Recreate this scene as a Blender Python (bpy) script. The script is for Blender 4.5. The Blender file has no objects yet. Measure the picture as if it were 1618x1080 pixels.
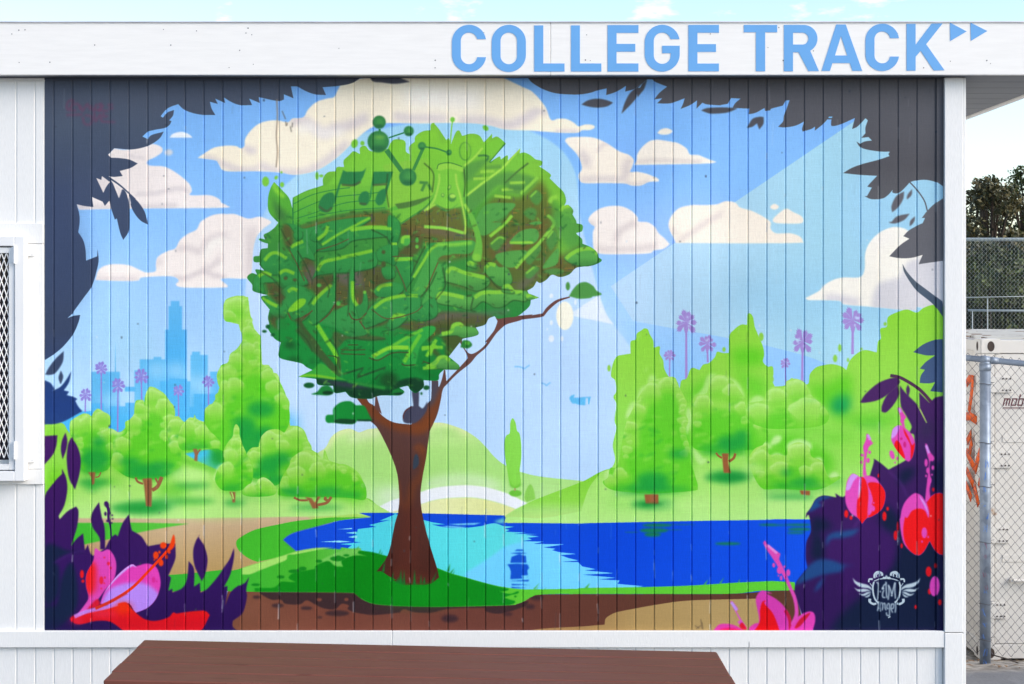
import bpy, bmesh, math, random
import numpy as np
from mathutils import Vector, Matrix
R = math.radians
sc = bpy.context.scene
# ---------------------------------------------------------------- camera, sky, sun, exposure
CAMZ, DIST, F, HOR = 2.30, 8.0, 2320.0, 457.0      # eye height, metres to the wall, focal length in plan pixels, horizon row
cam_d = bpy.data.cameras.new('camera'); cam = bpy.data.objects.new('camera', cam_d); sc.collection.objects.link(cam)
cam.location = (0, -DIST, CAMZ); cam.rotation_euler = (R(90), 0, 0)
cam_d.sensor_width = 36; cam_d.lens = 36*F/1618.0; cam_d.shift_y = (HOR-540)/1618.0
cam_d.clip_end = 2000; sc.camera = cam
SUN = Vector((0.90, -0.45, 0.62)).normalized()
world = bpy.data.worlds.new('World'); sc.world = world; world.use_nodes = True
nt = world.node_tree; nt.nodes.clear()
sky = nt.nodes.new('ShaderNodeTexSky'); sky.sky_type = 'NISHITA'; sky.sun_disc = False
sky.sun_elevation = math.asin(SUN.z); sky.sun_rotation = math.atan2(SUN.x, SUN.y)
sky.air_density = 1.0; sky.dust_density = 1.2; sky.ozone_density = 1.0
tc = nt.nodes.new('ShaderNodeTexCoord'); mp = nt.nodes.new('ShaderNodeMapping'); mp.inputs['Scale'].default_value = (9, 9, 26); mp.inputs['Location'].default_value = (1.3, 0.4, 0.2)
no = nt.nodes.new('ShaderNodeTexNoise'); no.inputs['Scale'].default_value = 1.6; no.inputs['Detail'].default_value = 8; no.inputs['Roughness'].default_value = 0.62
rp = nt.nodes.new('ShaderNodeValToRGB'); rp.color_ramp.elements[0].position = 0.60; rp.color_ramp.elements[1].position = 1.0
rp.color_ramp.elements[1].color = (0.75, 0.75, 0.75, 1)
mx = nt.nodes.new('ShaderNodeMix'); mx.data_type = 'RGBA'; mx.inputs[7].default_value = (11, 11.2, 11.5, 1)
bg = nt.nodes.new('ShaderNodeBackground'); bg.inputs['Strength'].default_value = 0.15
out = nt.nodes.new('ShaderNodeOutputWorld')
nt.links.new(tc.outputs['Generated'], mp.inputs[0]); nt.links.new(mp.outputs[0], no.inputs['Vector']); nt.links.new(no.outputs[0], rp.inputs[0])
nt.links.new(rp.outputs[0], mx.inputs[0]); nt.links.new(sky.outputs[0], mx.inputs[6]); nt.links.new(mx.outputs[2], bg.inputs[0]); nt.links.new(bg.outputs[0], out.inputs[0])
sd = bpy.data.lights.new('sun', 'SUN'); sun = bpy.data.objects.new('sun', sd); sc.collection.objects.link(sun)
sd.energy = 1.5; sd.angle = R(40); sd.color = (1.0, 0.905, 0.79)
sun.rotation_euler = (-SUN).to_track_quat('-Z', 'Y').to_euler(); sun.location = (4, -6, 9)
sc.view_settings.view_transform = 'Standard'; sc.view_settings.look = 'None'; sc.view_settings.gamma = 1.0
sc.view_settings.exposure = 0.96; sc.view_settings.use_curve_mapping = False
LIT = (1.11, 1.10, 1.10)   # light the wall receives, for turning seen paint into paint pigment
# ---------------------------------------------------------------- mural paint
# the mural is flat paint: a small brush-and-stencil rasteriser mixes it shape by shape
import numpy as np
PS = 1.5                                  # paint cells per pixel of the mural plan
PX0, PY0, PX1, PY1 = 64, 112, 1496, 1004  # extent of the plan
PW, PH = int((PX1-PX0)*PS), int((PY1-PY0)*PS)
TILES = dict(A=(60,110), B=(60,290), C=(60,470), D=(60,640), E=(60,810), F=(340,640), G=(340,810), H=(340,110),
             I=(390,170), J=(670,170), K=(390,340), L=(670,340), M=(390,500), N=(620,500), O=(620,640), P=(620,810),
             Q=(840,110), R=(1120,110), S=(1240,110), T=(1240,280), U=(920,460), V=(1200,460), W=(920,640),
             X=(1200,640), Y=(920,810), Z=(1200,810), l=(1330,890,10.787), t=(900,200,4.045), m=(63,442,2.692), n=(916,442,2.692))
def hexc(h):
    return np.array([int(h[i:i+2], 16)/255.0 for i in (0, 2, 4)])
def pts_of(s):
    """'A:600 720!, 650 668' -> plan points and corner flags (a letter picks a sheet of the plan, @ is the plan itself)"""
    t, out, cor = '@', [], []
    for k in s.split(','):
        k = k.strip()
        if not k: continue
        if ':' in k: t, k = k.split(':'); t = t.strip()
        c = k.endswith('!')
        if c: k = k[:-1]
        x, y = [float(v) for v in k.split()[:2]]
        if t != '@': x, y = TILES[t][0]+x/(TILES[t]+(5.3933,))[2], TILES[t][1]+y/(TILES[t]+(5.3933,))[2]
        out.append((x, y)); cor.append(c)
    return np.array(out), cor
def crom(p, closed, n=6):
    p = np.asarray(p, float); m = len(p)
    if m < 3: return p
    if closed: q = np.vstack([p[-1:], p, p[:2]]); segs = m
    else: q = np.vstack([2*p[:1]-p[1:2], p, 2*p[-1:]-p[-2:-1]]); segs = m-1
    t = np.linspace(0, 1, n, endpoint=False)[:, None]; res = []
    for i in range(segs):
        a, b, c, d = q[i], q[i+1], q[i+2], q[i+3]
        res.append(0.5*((2*b)+(c-a)*t+(2*a-5*b+4*c-d)*t*t+(3*b-a-3*c+d)*t**3))
    if not closed: res.append(p[-1:])
    return np.vstack(res)
def outline(s):
    p, cor = pts_of(s) if isinstance(s, str) else s
    if all(cor): return p
    if not any(cor): return crom(p, True)
    k = cor.index(True); p = np.roll(p, -k, axis=0); cor = cor[k:]+cor[:k]
    res, i, n = [], 0, len(p)
    while i < n:
        j = i+1
        while j < n and not cor[j]: j += 1
        seg = [p[v % n] for v in range(i, j+1)]
        res.append(crom(seg, False)[:-1] if len(seg) > 2 else np.array(seg[:1])); i = j
    return np.vstack(res)
class Canvas:
    def __init__(s):
        s.c = np.zeros((PH, PW, 3), np.float32); s.rng = np.random.default_rng(7); s.clip = None
    def cover(s, poly, soft=0.0):
        """coverage of a closed outline, with its window"""
        q = (np.asarray(poly, float)-[PX0, PY0])*PS
        pad = int(soft*PS*3)+2
        x0 = max(int(q[:, 0].min())-pad, 0); x1 = min(int(q[:, 0].max())+pad+1, PW)
        y0 = max(int(q[:, 1].min())-pad, 0); y1 = min(int(q[:, 1].max())+pad+1, PH)
        if x1 <= x0 or y1 <= y0: return None
        w, h, V = x1-x0, y1-y0, 3
        acc = np.zeros((h*V, w+2), np.float64)
        a = q-[x0, y0]; b = np.roll(a, -1, axis=0)
        for (ax, ay), (bx, by) in zip(a, b):
            if ay == by: continue
            sg = 1.0
            if ay > by: ax, ay, bx, by, sg = bx, by, ax, ay, -1.0
            r0 = max(int(np.ceil(ay*V-0.5)), 0); r1 = min(int(np.ceil(by*V-0.5)), h*V)
            if r1 <= r0: continue
            r = np.arange(r0, r1); yy = (r+0.5)/V
            xx = np.clip(ax+(bx-ax)*(yy-ay)/(by-ay), 0, w); f = np.floor(xx).astype(int); fr = xx-f
            acc[r, f] += sg*(1-fr); acc[r, f+1] += sg*fr
        m = np.clip(np.abs(np.cumsum(acc, axis=1)[:, :w]), 0, 1).reshape(h, V, w).mean(1)
        if soft > 0: m = s.blur(m, soft*PS)
        return x0, x1, y0, y1, m
    def blur(s, m, r):
        for _ in range(2):
            k = max(int(r), 1)
            for ax in (0, 1):
                n = m.shape[ax]; pd = [(0, 0), (0, 0)]; pd[ax] = (k+1, k)
                cs = np.cumsum(np.pad(m, pd), axis=ax)
                m = (np.take(cs, range(2*k+1, 2*k+1+n), axis=ax)-np.take(cs, range(0, n), axis=ax))/(2*k+1)
        return m
    def put(s, cov, col, alpha=1.0):
        if cov is None: return
        x0, x1, y0, y1, m = cov; m = m*alpha
        if s.clip is not None: m = m*s.clip[y0:y1, x0:x1]
        if isinstance(col, str): cc = hexc(col)[None, None]
        else:                                        # ('v'|'h', p0, colour, p1, colour, ...) blend of paints
            st = col[1:]; ps = np.array(st[0::2], float); cs = np.array([hexc(k) for k in st[1::2]])
            if col[0] == 'v': g = np.arange(y0, y1)/PS+PY0; sh = (len(g), 1, 3)
            else: g = np.arange(x0, x1)/PS+PX0; sh = (1, len(g), 3)
            cc = np.stack([np.interp(g, ps, cs[:, i]) for i in range(3)], -1).reshape(sh)
        win = s.c[y0:y1, x0:x1]; win += (cc-win)*m[..., None]
    def fill(s, path, col, soft=0.0, alpha=1.0): s.put(s.cover(outline(path), soft), col, alpha)
    def fills(s, text, col, soft=0.0, alpha=1.0):
        for k in text.split(';'):
            if k.strip(): s.fill(k, col, soft, alpha)
    def ell(s, t, x, y, rx, ry, col, soft=0.0, alpha=1.0, rot=0.0):
        a = np.linspace(0, 2*np.pi, 28, endpoint=False)
        if t != '@':
            k = (TILES[t]+(5.3933,))[2]; x, y, rx, ry = TILES[t][0]+x/k, TILES[t][1]+y/k, rx/k, ry/k
        ex, ey = rx*np.cos(a), ry*np.sin(a); c, d = np.cos(rot), np.sin(rot)
        s.put(s.cover(np.stack([x+ex*c-ey*d, y+ex*d+ey*c], 1), soft), col, alpha)
    def ells(s, t, lst, col, soft=0.0, alpha=1.0):
        for k in lst: s.ell(t, k[0], k[1], k[2], k[3] if len(k) > 3 else k[2], col, soft, alpha, k[4] if len(k) > 4 else 0)
    def line(s, path, w, col, soft=0.0, alpha=1.0, w1=None, tile=True, taper=False):
        """a brush stroke; widths in plan pixels"""
        p, cor = pts_of(path)
        q = crom(p, False, 8) if len(p) > 2 and not any(cor) else p
        if len(q) < 2: return
        d = np.gradient(q, axis=0); d /= np.maximum(np.hypot(d[:, 0], d[:, 1]), 1e-6)[:, None]
        n = np.stack([-d[:, 1], d[:, 0]], 1)
        ww = np.linspace(w, w if w1 is None else w1, len(q))[:, None]/2
        if taper: ww = ww*np.sin(np.linspace(0.12, np.pi-0.12, len(q)))[:, None]
        s.put(s.cover(np.vstack([q+n*ww, (q-n*ww)[::-1]]), soft), col, alpha)
    def lines(s, text, w, col, **k):
        for t in text.split(';'):
            if t.strip(): s.line(t, w, col, **k)
    def stencil(s, *paths):
        m = np.zeros((PH, PW), np.float32)
        for p in paths:
            cv = s.cover(outline(p))
            if cv: m[cv[2]:cv[3], cv[0]:cv[1]] = np.maximum(m[cv[2]:cv[3], cv[0]:cv[1]], cv[4])
        return m
def cloud(c, path, shades=(), lights=(), base='f6ecdf', shade='d9ccca', light='fbf4ea', soft=5):
    c.fill(path, base, 0.6); old = c.clip; c.clip = c.stencil(path)
    for k in shades: c.line(k[0], k[1], shade, soft=k[2] if len(k) > 2 else soft, alpha=0.9)
    for k in lights: c.line(k[0], k[1], light, soft=k[2] if len(k) > 2 else soft, alpha=0.9)
    c.clip = old
def palm(c, x, y, r, h, col, seed):
    g = np.random.default_rng(seed)
    c.line('@:%f %f,%f %f' % (x, y, x+g.uniform(-1, 1), y+h), r*0.16, col, w1=r*0.22)
    c.fill('@:%f %f,%f %f,%f %f' % (x-r*.22, y+r*.25, x+r*.22, y+r*.25, x, y+r*1.15), col)
    for k in range(8):
        a = -np.pi/2+(k-3.5)*0.66+g.uniform(-.1, .1); L = r*g.uniform(.85, 1.12)
        p = [(x, y)]
        for j in range(9):
            b = a+(j-4)*0.075; e = L*(1.0 if j % 2 == 0 else .84)*(1-.045*abs(j-4))
            p.append((x+np.cos(b)*e, y+np.sin(b)*e*1.1+(0.12*r if k in (0, 7) else 0)))
        c.put(c.cover(np.array(p)), col)
    for k in range(5):
        a = g.uniform(0, 6.28); d = r*g.uniform(.3, .5)
        c.ell('@', x+np.cos(a)*d, y+np.sin(a)*d, r*.07, r*.1, 'c6dff6', 0.4, .8)
def paint_mural():
    c = Canvas()
    # ---- sky
    c.fill('@:60 100!,1500 100!,1500 1010!,60 1010!', ('v', 112, '7fb6f3', 240, '86bdf6', 350, '90c4f8', 470, 'a3cff9', 580, 'b2d9fa', 800, 'bfdff8'))
    c.ell('@', 1080, 380, 130, 60, '9cc0fa', 26, .55); c.ell('@', 1000, 250, 60, 40, '86b6f6', 20, .5)
    c.fill('@:965 452!,1366 180!,1500 180!,1500 640!,1290 580,1220 550!,1000 506!', ('h', 960, 'b9d6f0', 1120, 'b3d9ee', 1300, 'a9d8ea', 1490, 'a3d3ea'))
    c.ell('@', 1290, 470, 150, 45, '9dcfea', 24, .6); c.ell('@', 1390, 330, 60, 70, 'a0d0ec', 20, .6)
    c.fill('@:925 500!,1000 508,1130 530,1220 548,1300 572,1360 610!,1360 720!,925 720!', ('v', 500, 'a4d0fa', 620, '8fc6f7'))
    # big pale halo round the crown
    c.fill('@:690 190,760 195,820 200,880 230,908 270,915 320,918 350,940 440,955 490,975 520,990 540,1000 570,1000 740,760 800,520 740,440 640,390 520,395 400,420 330,470 275,560 215', ('v', 190, 'a2d5ee', 330, 'b3dcf2', 420, 'c3dcfb', 560, 'c3dff9', 700, 'bddcf7'), 1.5)
    c.fill('@:700 520,760 480,860 470,935 480,985 535,1005 600,990 740,800 800,690 760', 'bcdbfb', 18, .8)
    c.fill('@:395 560,450 620,470 700,590 720,600 640,480 600', 'c4def9', 10, .8)
    c.ell('@', 395, 330, 26, 34, '8dbdf8', 12, .8)
    c.ells('@', [(180, 520, 60, 50), (215, 560, 40, 40)], 'a5d8ee', 20, .35)
    # sun and its light
    c.fill('L:1270 820!,1490 690!,1515 740,1560 850,1618 930!,1480 900,1280 860!', 'e0eafb', 1.2, .95)
    c.fill('U:0 120!,150 30!,160 140,240 270!,130 245,0 225!', 'e4ecfa', 1.2, .9)
    c.ell('L', 1200, 855, 74, 122, 'fbf5df', 1.0)
    c.ells('L', [(1085, 685, 16, 20), (1085, 915, 13, 22), (1085, 1050, 24, 30), (1175, 1050, 14, 22), (1290, 740, 10, 24), (1050, 970, 6, 9)], 'eef2f4', 1.0, .85)
    # ---- clouds
    cloud(c, '@:171 243!,180 234!,201 236,232 230,242 227,255 232,256 240,245 248,233 254,236 261,260 263,282 275,299 290,303 301,301 308,331 308,346 314,350 320,358 324,350 328,208 329,125 331!,110 300!,140 250!',
          [('A:830 1060,1000 1050,1200 1010,1290 1040', 7, 3), ('@:125 327,200 327,280 324', 8, 3), ('@:200 245,230 250', 4, 3)], [], base='f5e9e3', shade='ddd2d0')
    c.ell('A', 1113, 703, 36, 26, 'd2d6dc', 1.5); c.fill('A:1120 578!,1150 545,1220 528,1280 545,1320 578!', 'f1f4f7', .6)
    cloud(c, 'B:490 820!,520 730,600 690,700 685,780 695,850 725,920 755,1000 745,1005 690,1020 625,1100 575,1170 550,1210 480,1270 430,1350 390,1390 320,1480 270,1560 255,1600 258!,@:372 338,392 345,410 342,425 347!,428 352,415 362,405 375,400 395,398 425,395 440!,@:380 440,B:1560 810,1618 870,1560 885,1250 885,1175 860,1200 825,1150 790,1000 790,880 800,850 825,700 828',
          [('B:1180 560,1260 545,1330 560,1400 580,1440 490,1560 440,1618 455', 9, 4), ('B:1000 700,1050 640', 8, 4), ('B:1400 740,1500 690,1560 620', 8, 4), ('B:500 815,700 815,850 810', 9, 4), ('B:1150 790,1250 805,1400 750,1500 780,1600 795', 8, 3), ('@:398 360,396 400,394 436', 14, 6)],
          [('B:1420 620,1500 500,1600 480', 10, 5)], base='f8ece4', shade='ddd0cd')
    cloud(c, 'H:-150 750!,-60 690,0 660,100 645,180 650,215 668,250 650,255 590,300 520,370 460,450 435,530 430,620 445,660 415,750 405,790 340,860 275,950 245,1010 232,1040 180,1080 120,1160 105,1230 75!,1290 65!,@:640 120!,@:790 120!,Q:0 180!,60 240,120 320,165 425,230 415,300 420,360 450,400 480,460 465,520 470,538 490,500 512,430 515,390 535,240 535,0 518!,J:700 185,560 150,400 130,180 128,0 130!,I:1600 135,1200 130,1100 150,1000 210,900 300,760 430,600 530,420 570,280 550,100 540,0 540!,H:80 860,30 800,0 770',
          [('H:250 650,300 690,350 680', 10, 4), ('H:640 440,760 440,860 500,930 540,1010 500,1150 470,1300 400', 16, 5), ('H:370 810,500 860,700 880,850 840,1000 740,1130 620', 13, 5), ('I:1250 70,1400 90,1618 90,J:200 100', 14, 5), ('J:300 110,500 110,700 150,850 100,950 40', 16, 5), ('H:-100 740,60 800,200 850,370 850', 10, 4), ('Q:0 370,60 350,130 370', 9, 4), ('Q:200 525,400 525', 6, 3)],
          [('H:700 520,800 480,900 540,1100 530', 12, 6), ('@:640 150,760 160', 30, 12)], base='fdf1d8', shade='dcd0cf')
    cloud(c, 'Q:283 605!,310 578,420 570,540 580,640 625,710 670,760 700,830 725,870 770,855 830,840 870,900 868,980 885,1030 905,1075 925,1080 950,1000 955,930 985,850 985,790 968,600 965,450 965,410 940,400 890,430 840,410 760,370 700,320 650',
          [('Q:410 700,470 770,450 830', 14, 5), ('Q:410 935,600 930,780 930,800 880,840 840', 10, 4), ('Q:790 960,900 975,1000 945', 5, 3), ('Q:850 760,800 820,800 870', 12, 5), ('Q:560 700,600 640,660 630', 5, 3)], [], base='fcefdd', shade='ddd0cb')
    cloud(c, 'Q:875 810!,895 770,900 720,940 660,1000 610,1060 595,1120 600,1180 610,1250 625,1320 670,1350 720,1420 725,1470 745,1520 765,1578 785!,1500 798,1200 805', [('Q:890 785,1050 770,1200 775,1350 780,1450 785', 6, 3)], [], base='fdf2e2', shade='e0d3ca')
    cloud(c, 'Q:1070 538!,1100 508,1150 497,1200 520,1170 548,1110 552', base='f8eedd')
    cloud(c, 't:120 590,150 550,200 520,270 505,340 510,400 540,435 580,440 605,500 610,545 640,570 680,610 715,640 750!,600 780,540 790,500 810,300 815,190 810,155 780,148 680,160 640,135 620',
          [('t:170 780,350 785,560 765', 9, 4), ('t:300 740,310 680,360 640,430 610', 9, 4), ('t:130 600,160 640', 5, 3)], [], base='faeee4', shade='ddcfca')
    cloud(c, 't:632 620,650 570,700 520,780 500,860 500,940 495,1000 475,1060 485,1090 515,1160 535,1240 575,1285 610,1285 650,1320 680,1410 680,1470 700,1490 730,1460 742,1100 745,680 742!,660 700,640 660',
          [('t:690 730,760 690,860 620,980 550', 8, 4), ('t:640 640,680 690', 7, 4)], [], base='fcefdd', shade='e0d1c9')
    cloud(c, 't:1300 590,1340 550,1385 522,1430 545,1480 570,1495 600,1470 618,1360 618,1310 612', base='fcefdd')
    cloud(c, 't:1282 510,1310 492,1338 510,1320 528,1295 526', base='fcefdd')
    cloud(c, 'T:180 1025!,260 985,300 960,340 915,420 870,500 852,640 848,680 780,685 650,720 560,800 475,900 428,980 425,1060 460,1120 560,1618 560!,1618 1200!,V:1340 130!,1340 160!,1200 155,1050 140,870 125,720 110,680 80,500 75,420 75,395 60',
          [('V:560 60,700 70,850 100', 14, 5)], [('T:760 600,830 520,960 480', 20, 9)], base='fdf6e8', shade='d8d2d6')
    oc = c.clip; c.clip = c.stencil('T:180 1025!,260 985,300 960,340 915,420 870,500 852,640 848,680 780,685 650,720 560,800 475,900 428,980 425,1060 460,1120 560,1618 560!,1618 1200!,V:1340 130!,1340 160!,1200 155,1050 140,870 125,720 110,680 80,500 75')
    c.fill('T:740 1079,760 980,810 900,900 870,980 850,1010 780,1120 690,1618 640!,1618 1300!,740 1300!', 'd6d2d6', 4, .9)
    c.clip = oc
    # ---- far skyline, in sheer blues
    for r, k in [((455, 632, 698, 1300), '5fb8ea'), ((868, 525, 1090, 1200), '62bcee'), ((985, 505, 1052, 540), '62bcee'), ((822, 618, 880, 1100), '66bfee'), ((1300, 488, 1447, 1200), '62bdee'), ((1313, 460, 1380, 500), '62bdee'), ((1465, 630, 1620, 1200), '5cbbf0')]:
        c.fill('C:%d %d!,%d %d!,%d %d!,%d %d!' % (r[0], r[1], r[2], r[1], r[2], r[3], r[0], r[3]), k, .5, .95)
    c.fill('C:655 640!,659 365!,664 640!', '5fb8ea')
    c.fill('C:1085 272!,1113 272!,1113 72!,1132 72!,1132 28!,1206 28!,1206 72!,1228 72!,1228 272!,1268 272!,1268 1300!,1085 1300!', ('v', 475, '66b9ec', 560, '52b3ec', 640, '5bb8f0'), .4)
    c.ells('C', [(1010, 620, 70, 60), (1180, 620, 90, 60), (1400, 750, 90, 90), (720, 840, 90, 60), (600, 880, 80, 50), (1280, 720, 60, 60)], 'aadcfa', 9, .7)
    for r in [(1040, 712, 1300, 1300), (1118, 690, 1272, 720), (1328, 820, 1620, 1300), (620, 925, 830, 1400), (745, 895, 830, 930), (455, 900, 560, 1300), (740, 760, 830, 800), (1290, 930, 1340, 1300)]:
        c.fill('C:%d %d!,%d %d!,%d %d!,%d %d!' % (r[0], r[1], r[2], r[1], r[2], r[3], r[0], r[3]), '4fb6ee', .5, .85)
    c.fill('C:370 970!,460 965!,460 1400!,200 1400!,200 1060!', '45b4f0', 1)
    c.fill('@:100 655!,470 655!,470 790!,100 790!', '44b6f0', 10, .7)
    for x, y, r, h, s in [(539, 605, 62, 360, 1), (405, 825, 58, 150, 2), (682, 748, 66, 470, 3), (880, 670, 64, 260, 4), (1195, 790, 54, 230, 5), (1452, 715, 56, 200, 6)]:
        palm(c, 60+x/5.39, 470+y/5.39, r/5.39, h/5.39, '9284d6', s)
    for t, x, y, r, h, s in [('U', 885, 260, 100, 490, 7), ('U', 745, 545, 54, 180, 8), ('U', 1065, 445, 78, 160, 9), ('V', 220, 612, 46, 190, 10), ('V', 368, 425, 104, 360, 11), ('V', 795, 245, 108, 290, 12)]:
        palm(c, TILES[t][0]+x/5.39, TILES[t][1]+y/5.39, r/5.39, h/5.39, 'a58cd0', s)
    return c

def puffy(c, path, mid='', dark=(), puffs=(), top='a6de5c', base='7ed236', deep='149a3c', light='c2ea8c'):
    """one cartoon tree: a crisp outline, sprayed greens inside, pale scalloped puffs"""
    o = outline(path); y0, y1 = o[:, 1].min(), o[:, 1].max()
    c.put(c.cover(o), ('v', y0, top, y0+(y1-y0)*.55, base, y1, '5ccc24'))
    old = c.clip; m = c.stencil(path); c.clip = m if old is None else m*old
    if mid: c.fills(mid, '5ccb26', 4.5, .85)
    g = np.random.default_rng(int(y0*3+y1)); ce = o.mean(0); last = o[0]-99
    for p in o:                                # small scallops of leaf along the sunny edge
        if p[1] > y0+(y1-y0)*.72 or np.hypot(*(p-last)) < 9: continue
        last = p; q = g.uniform(3.5, 7.5); d = ce-p; d /= max(np.hypot(*d), 1e-6); X, Y = p+d*g.uniform(3, 14)
        a = np.linspace(0, 2*np.pi, 14, endpoint=False); rr = q*(1+.16*np.sin(3*a+g.uniform(0, 6))); sh = np.stack([X+rr*np.cos(a)*1.15, Y+rr*np.sin(a)*.8], 1)
        c.put(c.cover(sh, .7), light, .5); c.put(c.cover(sh+[q*.15, q*.42], 1.2), '90d64a', .7)
    for _ in range(int((y1-y0)*.28)):          # brush dabs in the body
        X, Y = g.uniform(o[:, 0].min(), o[:, 0].max()), g.uniform(y0+(y1-y0)*.3, y1); c.ell('@', X, Y, g.uniform(4, 11), g.uniform(1.5, 4), ('46c018', '2cae30', '9ada54')[g.integers(0, 3)], 1.6, .35, g.uniform(-.6, .3))
    for t, x, y, r in puffs:
        k = (TILES[t]+(5.3933,))[2]; X, Y, q = TILES[t][0]+x/k, TILES[t][1]+y/k, r/k
        g = np.random.default_rng(int(X*7+Y)); a = np.linspace(0, 2*np.pi, 20, endpoint=False); rr = q*(1+.10*np.sin(3*a+g.uniform(0, 6))+.07*np.sin(5*a+g.uniform(0, 6)))
        sh = np.stack([X+rr*np.cos(a)*1.1, Y+rr*np.sin(a)*.85], 1); c.put(c.cover(sh, .9), light, .62)
        c.put(c.cover(sh+[q*.12, q*.34], q*.2), '98d850', .85); c.ell('@', X+q*.2, Y+q*1.0, q*1.1, q*.6, '78d234', q*.35, .75)
    for t, x, y, rx, ry in dark: c.ell(t, x, y, rx, ry, deep, 5.5, .82)
    c.clip = old
def paint_land(c):
    # ---- hills and the white footbridge
    hill = 'F:860 412!,940 360,990 270,1060 218,1150 200,1225 230,1300 205,1380 195,1500 180,O:340 150,430 150,520 175,620 215,720 280,800 360,870 440,960 510,1100 570,1280 610,1618 645!,@:1000 830!,@:500 830!,@:470 740!'
    c.fill(hill, ('v', 665, 'd9ecA0'.lower(), 690, 'bfe68c', 710, 'aee07c', 750, 'aae07a', 800, 'c8ecae'))
    c.clip = c.stencil(hill)
    c.line('F:880 400,950 350,1000 270,1080 215,1180 205,1290 215,1400 195,1560 190', 9, 'e6ebae', soft=5, alpha=.85)
    c.line('F:1150 290,1250 250,1400 230', 14, 'd8eab0', soft=6, alpha=.8); c.line('O:320 165,430 155,560 190,640 240', 8, 'e6ebae', soft=5, alpha=.85)
    c.line('O:330 240,450 225,560 250', 12, 'a6d978', soft=7, alpha=.8); c.line('O:300 680,480 640,700 640,900 700', 16, 'd9efc4', soft=8, alpha=.8)
    c.ell('F', 1500, 770, 120, 60, 'dcefcc', 8, .8)
    c.clip = None
    c.fill('O:700 300,900 560,1100 585,1280 625,1618 655!,1618 720!,1000 900!,980 640', 'aade7e', 3, .6)
    c.fill('O:955 945!,1020 900,1150 835,1280 780,1450 715,1618 650,W:60 620,130 580,200 550,250 540!,@:1000 840!,@:795 840!', ('v', 750, '84d236', 790, '8ed848', 805, 'a4dc70', 828, 'c0e080'))
    c.fill('F:1290 790,1380 850,1490 912!,1400 925,1200 920,1000 900!,1100 800', ('v', 780, '7ccc40', 812, '86d23c'))
    c.fill('F:1395 865!,1480 820,1570 790!,1580 920!,1490 912!', 'eef3f2', .8)
    c.fill('O:-10 815!,60 795!,240 740!,330 710,450 690,620 680,750 690,850 710,1000 760,1150 835!,1050 885!,900 830,750 795,620 785,400 800,240 845!,-10 900!', ('v', 765, 'f2f4f2', 800, 'eceff6'), 1)
    c.fill('O:-10 910!,240 845!,400 802,620 788,750 798,900 832,1050 885!,955 945!,240 945!', ('h', 660, 'e6e8ae', 760, 'e4e8a0', 815, 'e2e79a'), .8)
    c.fill('O:1145 825!,1125 790,1140 720,1175 672,1205 720,1220 800!', '88cc50', .8)
    c.ell('O', 1048, 750, 54, 28, '6cc23a', 1); c.line('O:1045 690,1045 730', 2, 'b08a60')
    c.fill('O:1000 665,980 560,960 440,955 320,970 260,1000 235,1005 150,1025 110,1050 150,1062 215,1085 245,1098 340,1098 450,1085 560,1095 660,1070 700,1030 700', ('v', 655, '8fdd52', 770, '84d648'))
    c.fill('O:985 560,1000 650,1040 695,1095 665,1090 690,1040 706,1000 680', '62bc30', 1.5, .8)
    # ---- water
    c.fill('@:440 809!,640 810!,797 814!,802 826!,1300 819!,1300 945!,440 945!', ('h', 440, '0f4cd6', 700, '0a48d4', 1000, '0448d8', 1300, '0a50e2'))
    c.ells('Y', [(640, 105, 130, 14), (610, 150, 120, 20), (600, 185, 70, 18), (1240, 262, 110, 12), (1580, 100, 80, 5)], '12803c', 1.6, .85)
    c.ells('Y', [(850, 100, 120, 5), (420, 165, 60, 6), (760, 145, 100, 5)], '1a6a70', 1.2, .6)
    c.ells('Z', [(330, 102, 110, 10), (340, 140, 100, 14), (310, 170, 80, 8), (120, 104, 120, 6)], '127c44', 1.4, .85)
    cy = ('G:1560 0!,1400 68!,1490 60!,1310 104!,1372 119!,1215 138!,1212 160!,1110 170!,1212 184!,1140 206!,1192 216!,1180 245!,1245 250!,1055 266!,1165 276!,1128 300!,1250 330!,1500 420!,P:370 500!,620 580!,900 650!,1240 680!,Y:300 650!,520 625!,300 605!,318 576!,140 566!,282 553!,0 527!,268 514!,18 490!,112 480!,0 456!,'
          'P:1582 420!,1430 417!,1585 406!,1500 385!,1430 360!,1565 350!,1425 336!,1360 318!,1390 306!,1285 294!,1465 268!,1195 264!,1290 246!,1105 240!,1190 228!,1150 212!,1252 202!,1130 186!,1235 180!,1040 178!,1142 168!,965 160!,1000 145!,955 134!,1038 118!,945 112!,880 90,820 95,760 112!,640 126,520 128,430 122!,340 100!,450 98!,330 78!,250 56!,O:-10 920!')
    c.fill(cy, ('h', 520, '50d4e6', 700, '50d8de', 790, '58dadd', 850, '66d6ee', 920, '6ed0f6'))
    c.clip = c.stencil(cy)
    c.fill('P:620 512!,800 400,940 300,1010 270!,1150 240!,1618 240!,Y:600 640!,P:1200 720!,900 700!,620 600!', '6fd0fa', 2.5, .95)
    c.ells('P', [(640, 96, 90, 7), (860, 95, 60, 14)], '62d8e6', 2, .8)
    c.clip = None
    c.fills('P:870 72!,960 40!,945 90!,870 80!', '6fd0c8', 2)
    c.fills('P:390 118!,480 112!,640 122!,590 130!;P:470 96!,620 90!,760 84!,700 100!,560 104!', '7fdcf0', .8)
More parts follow.
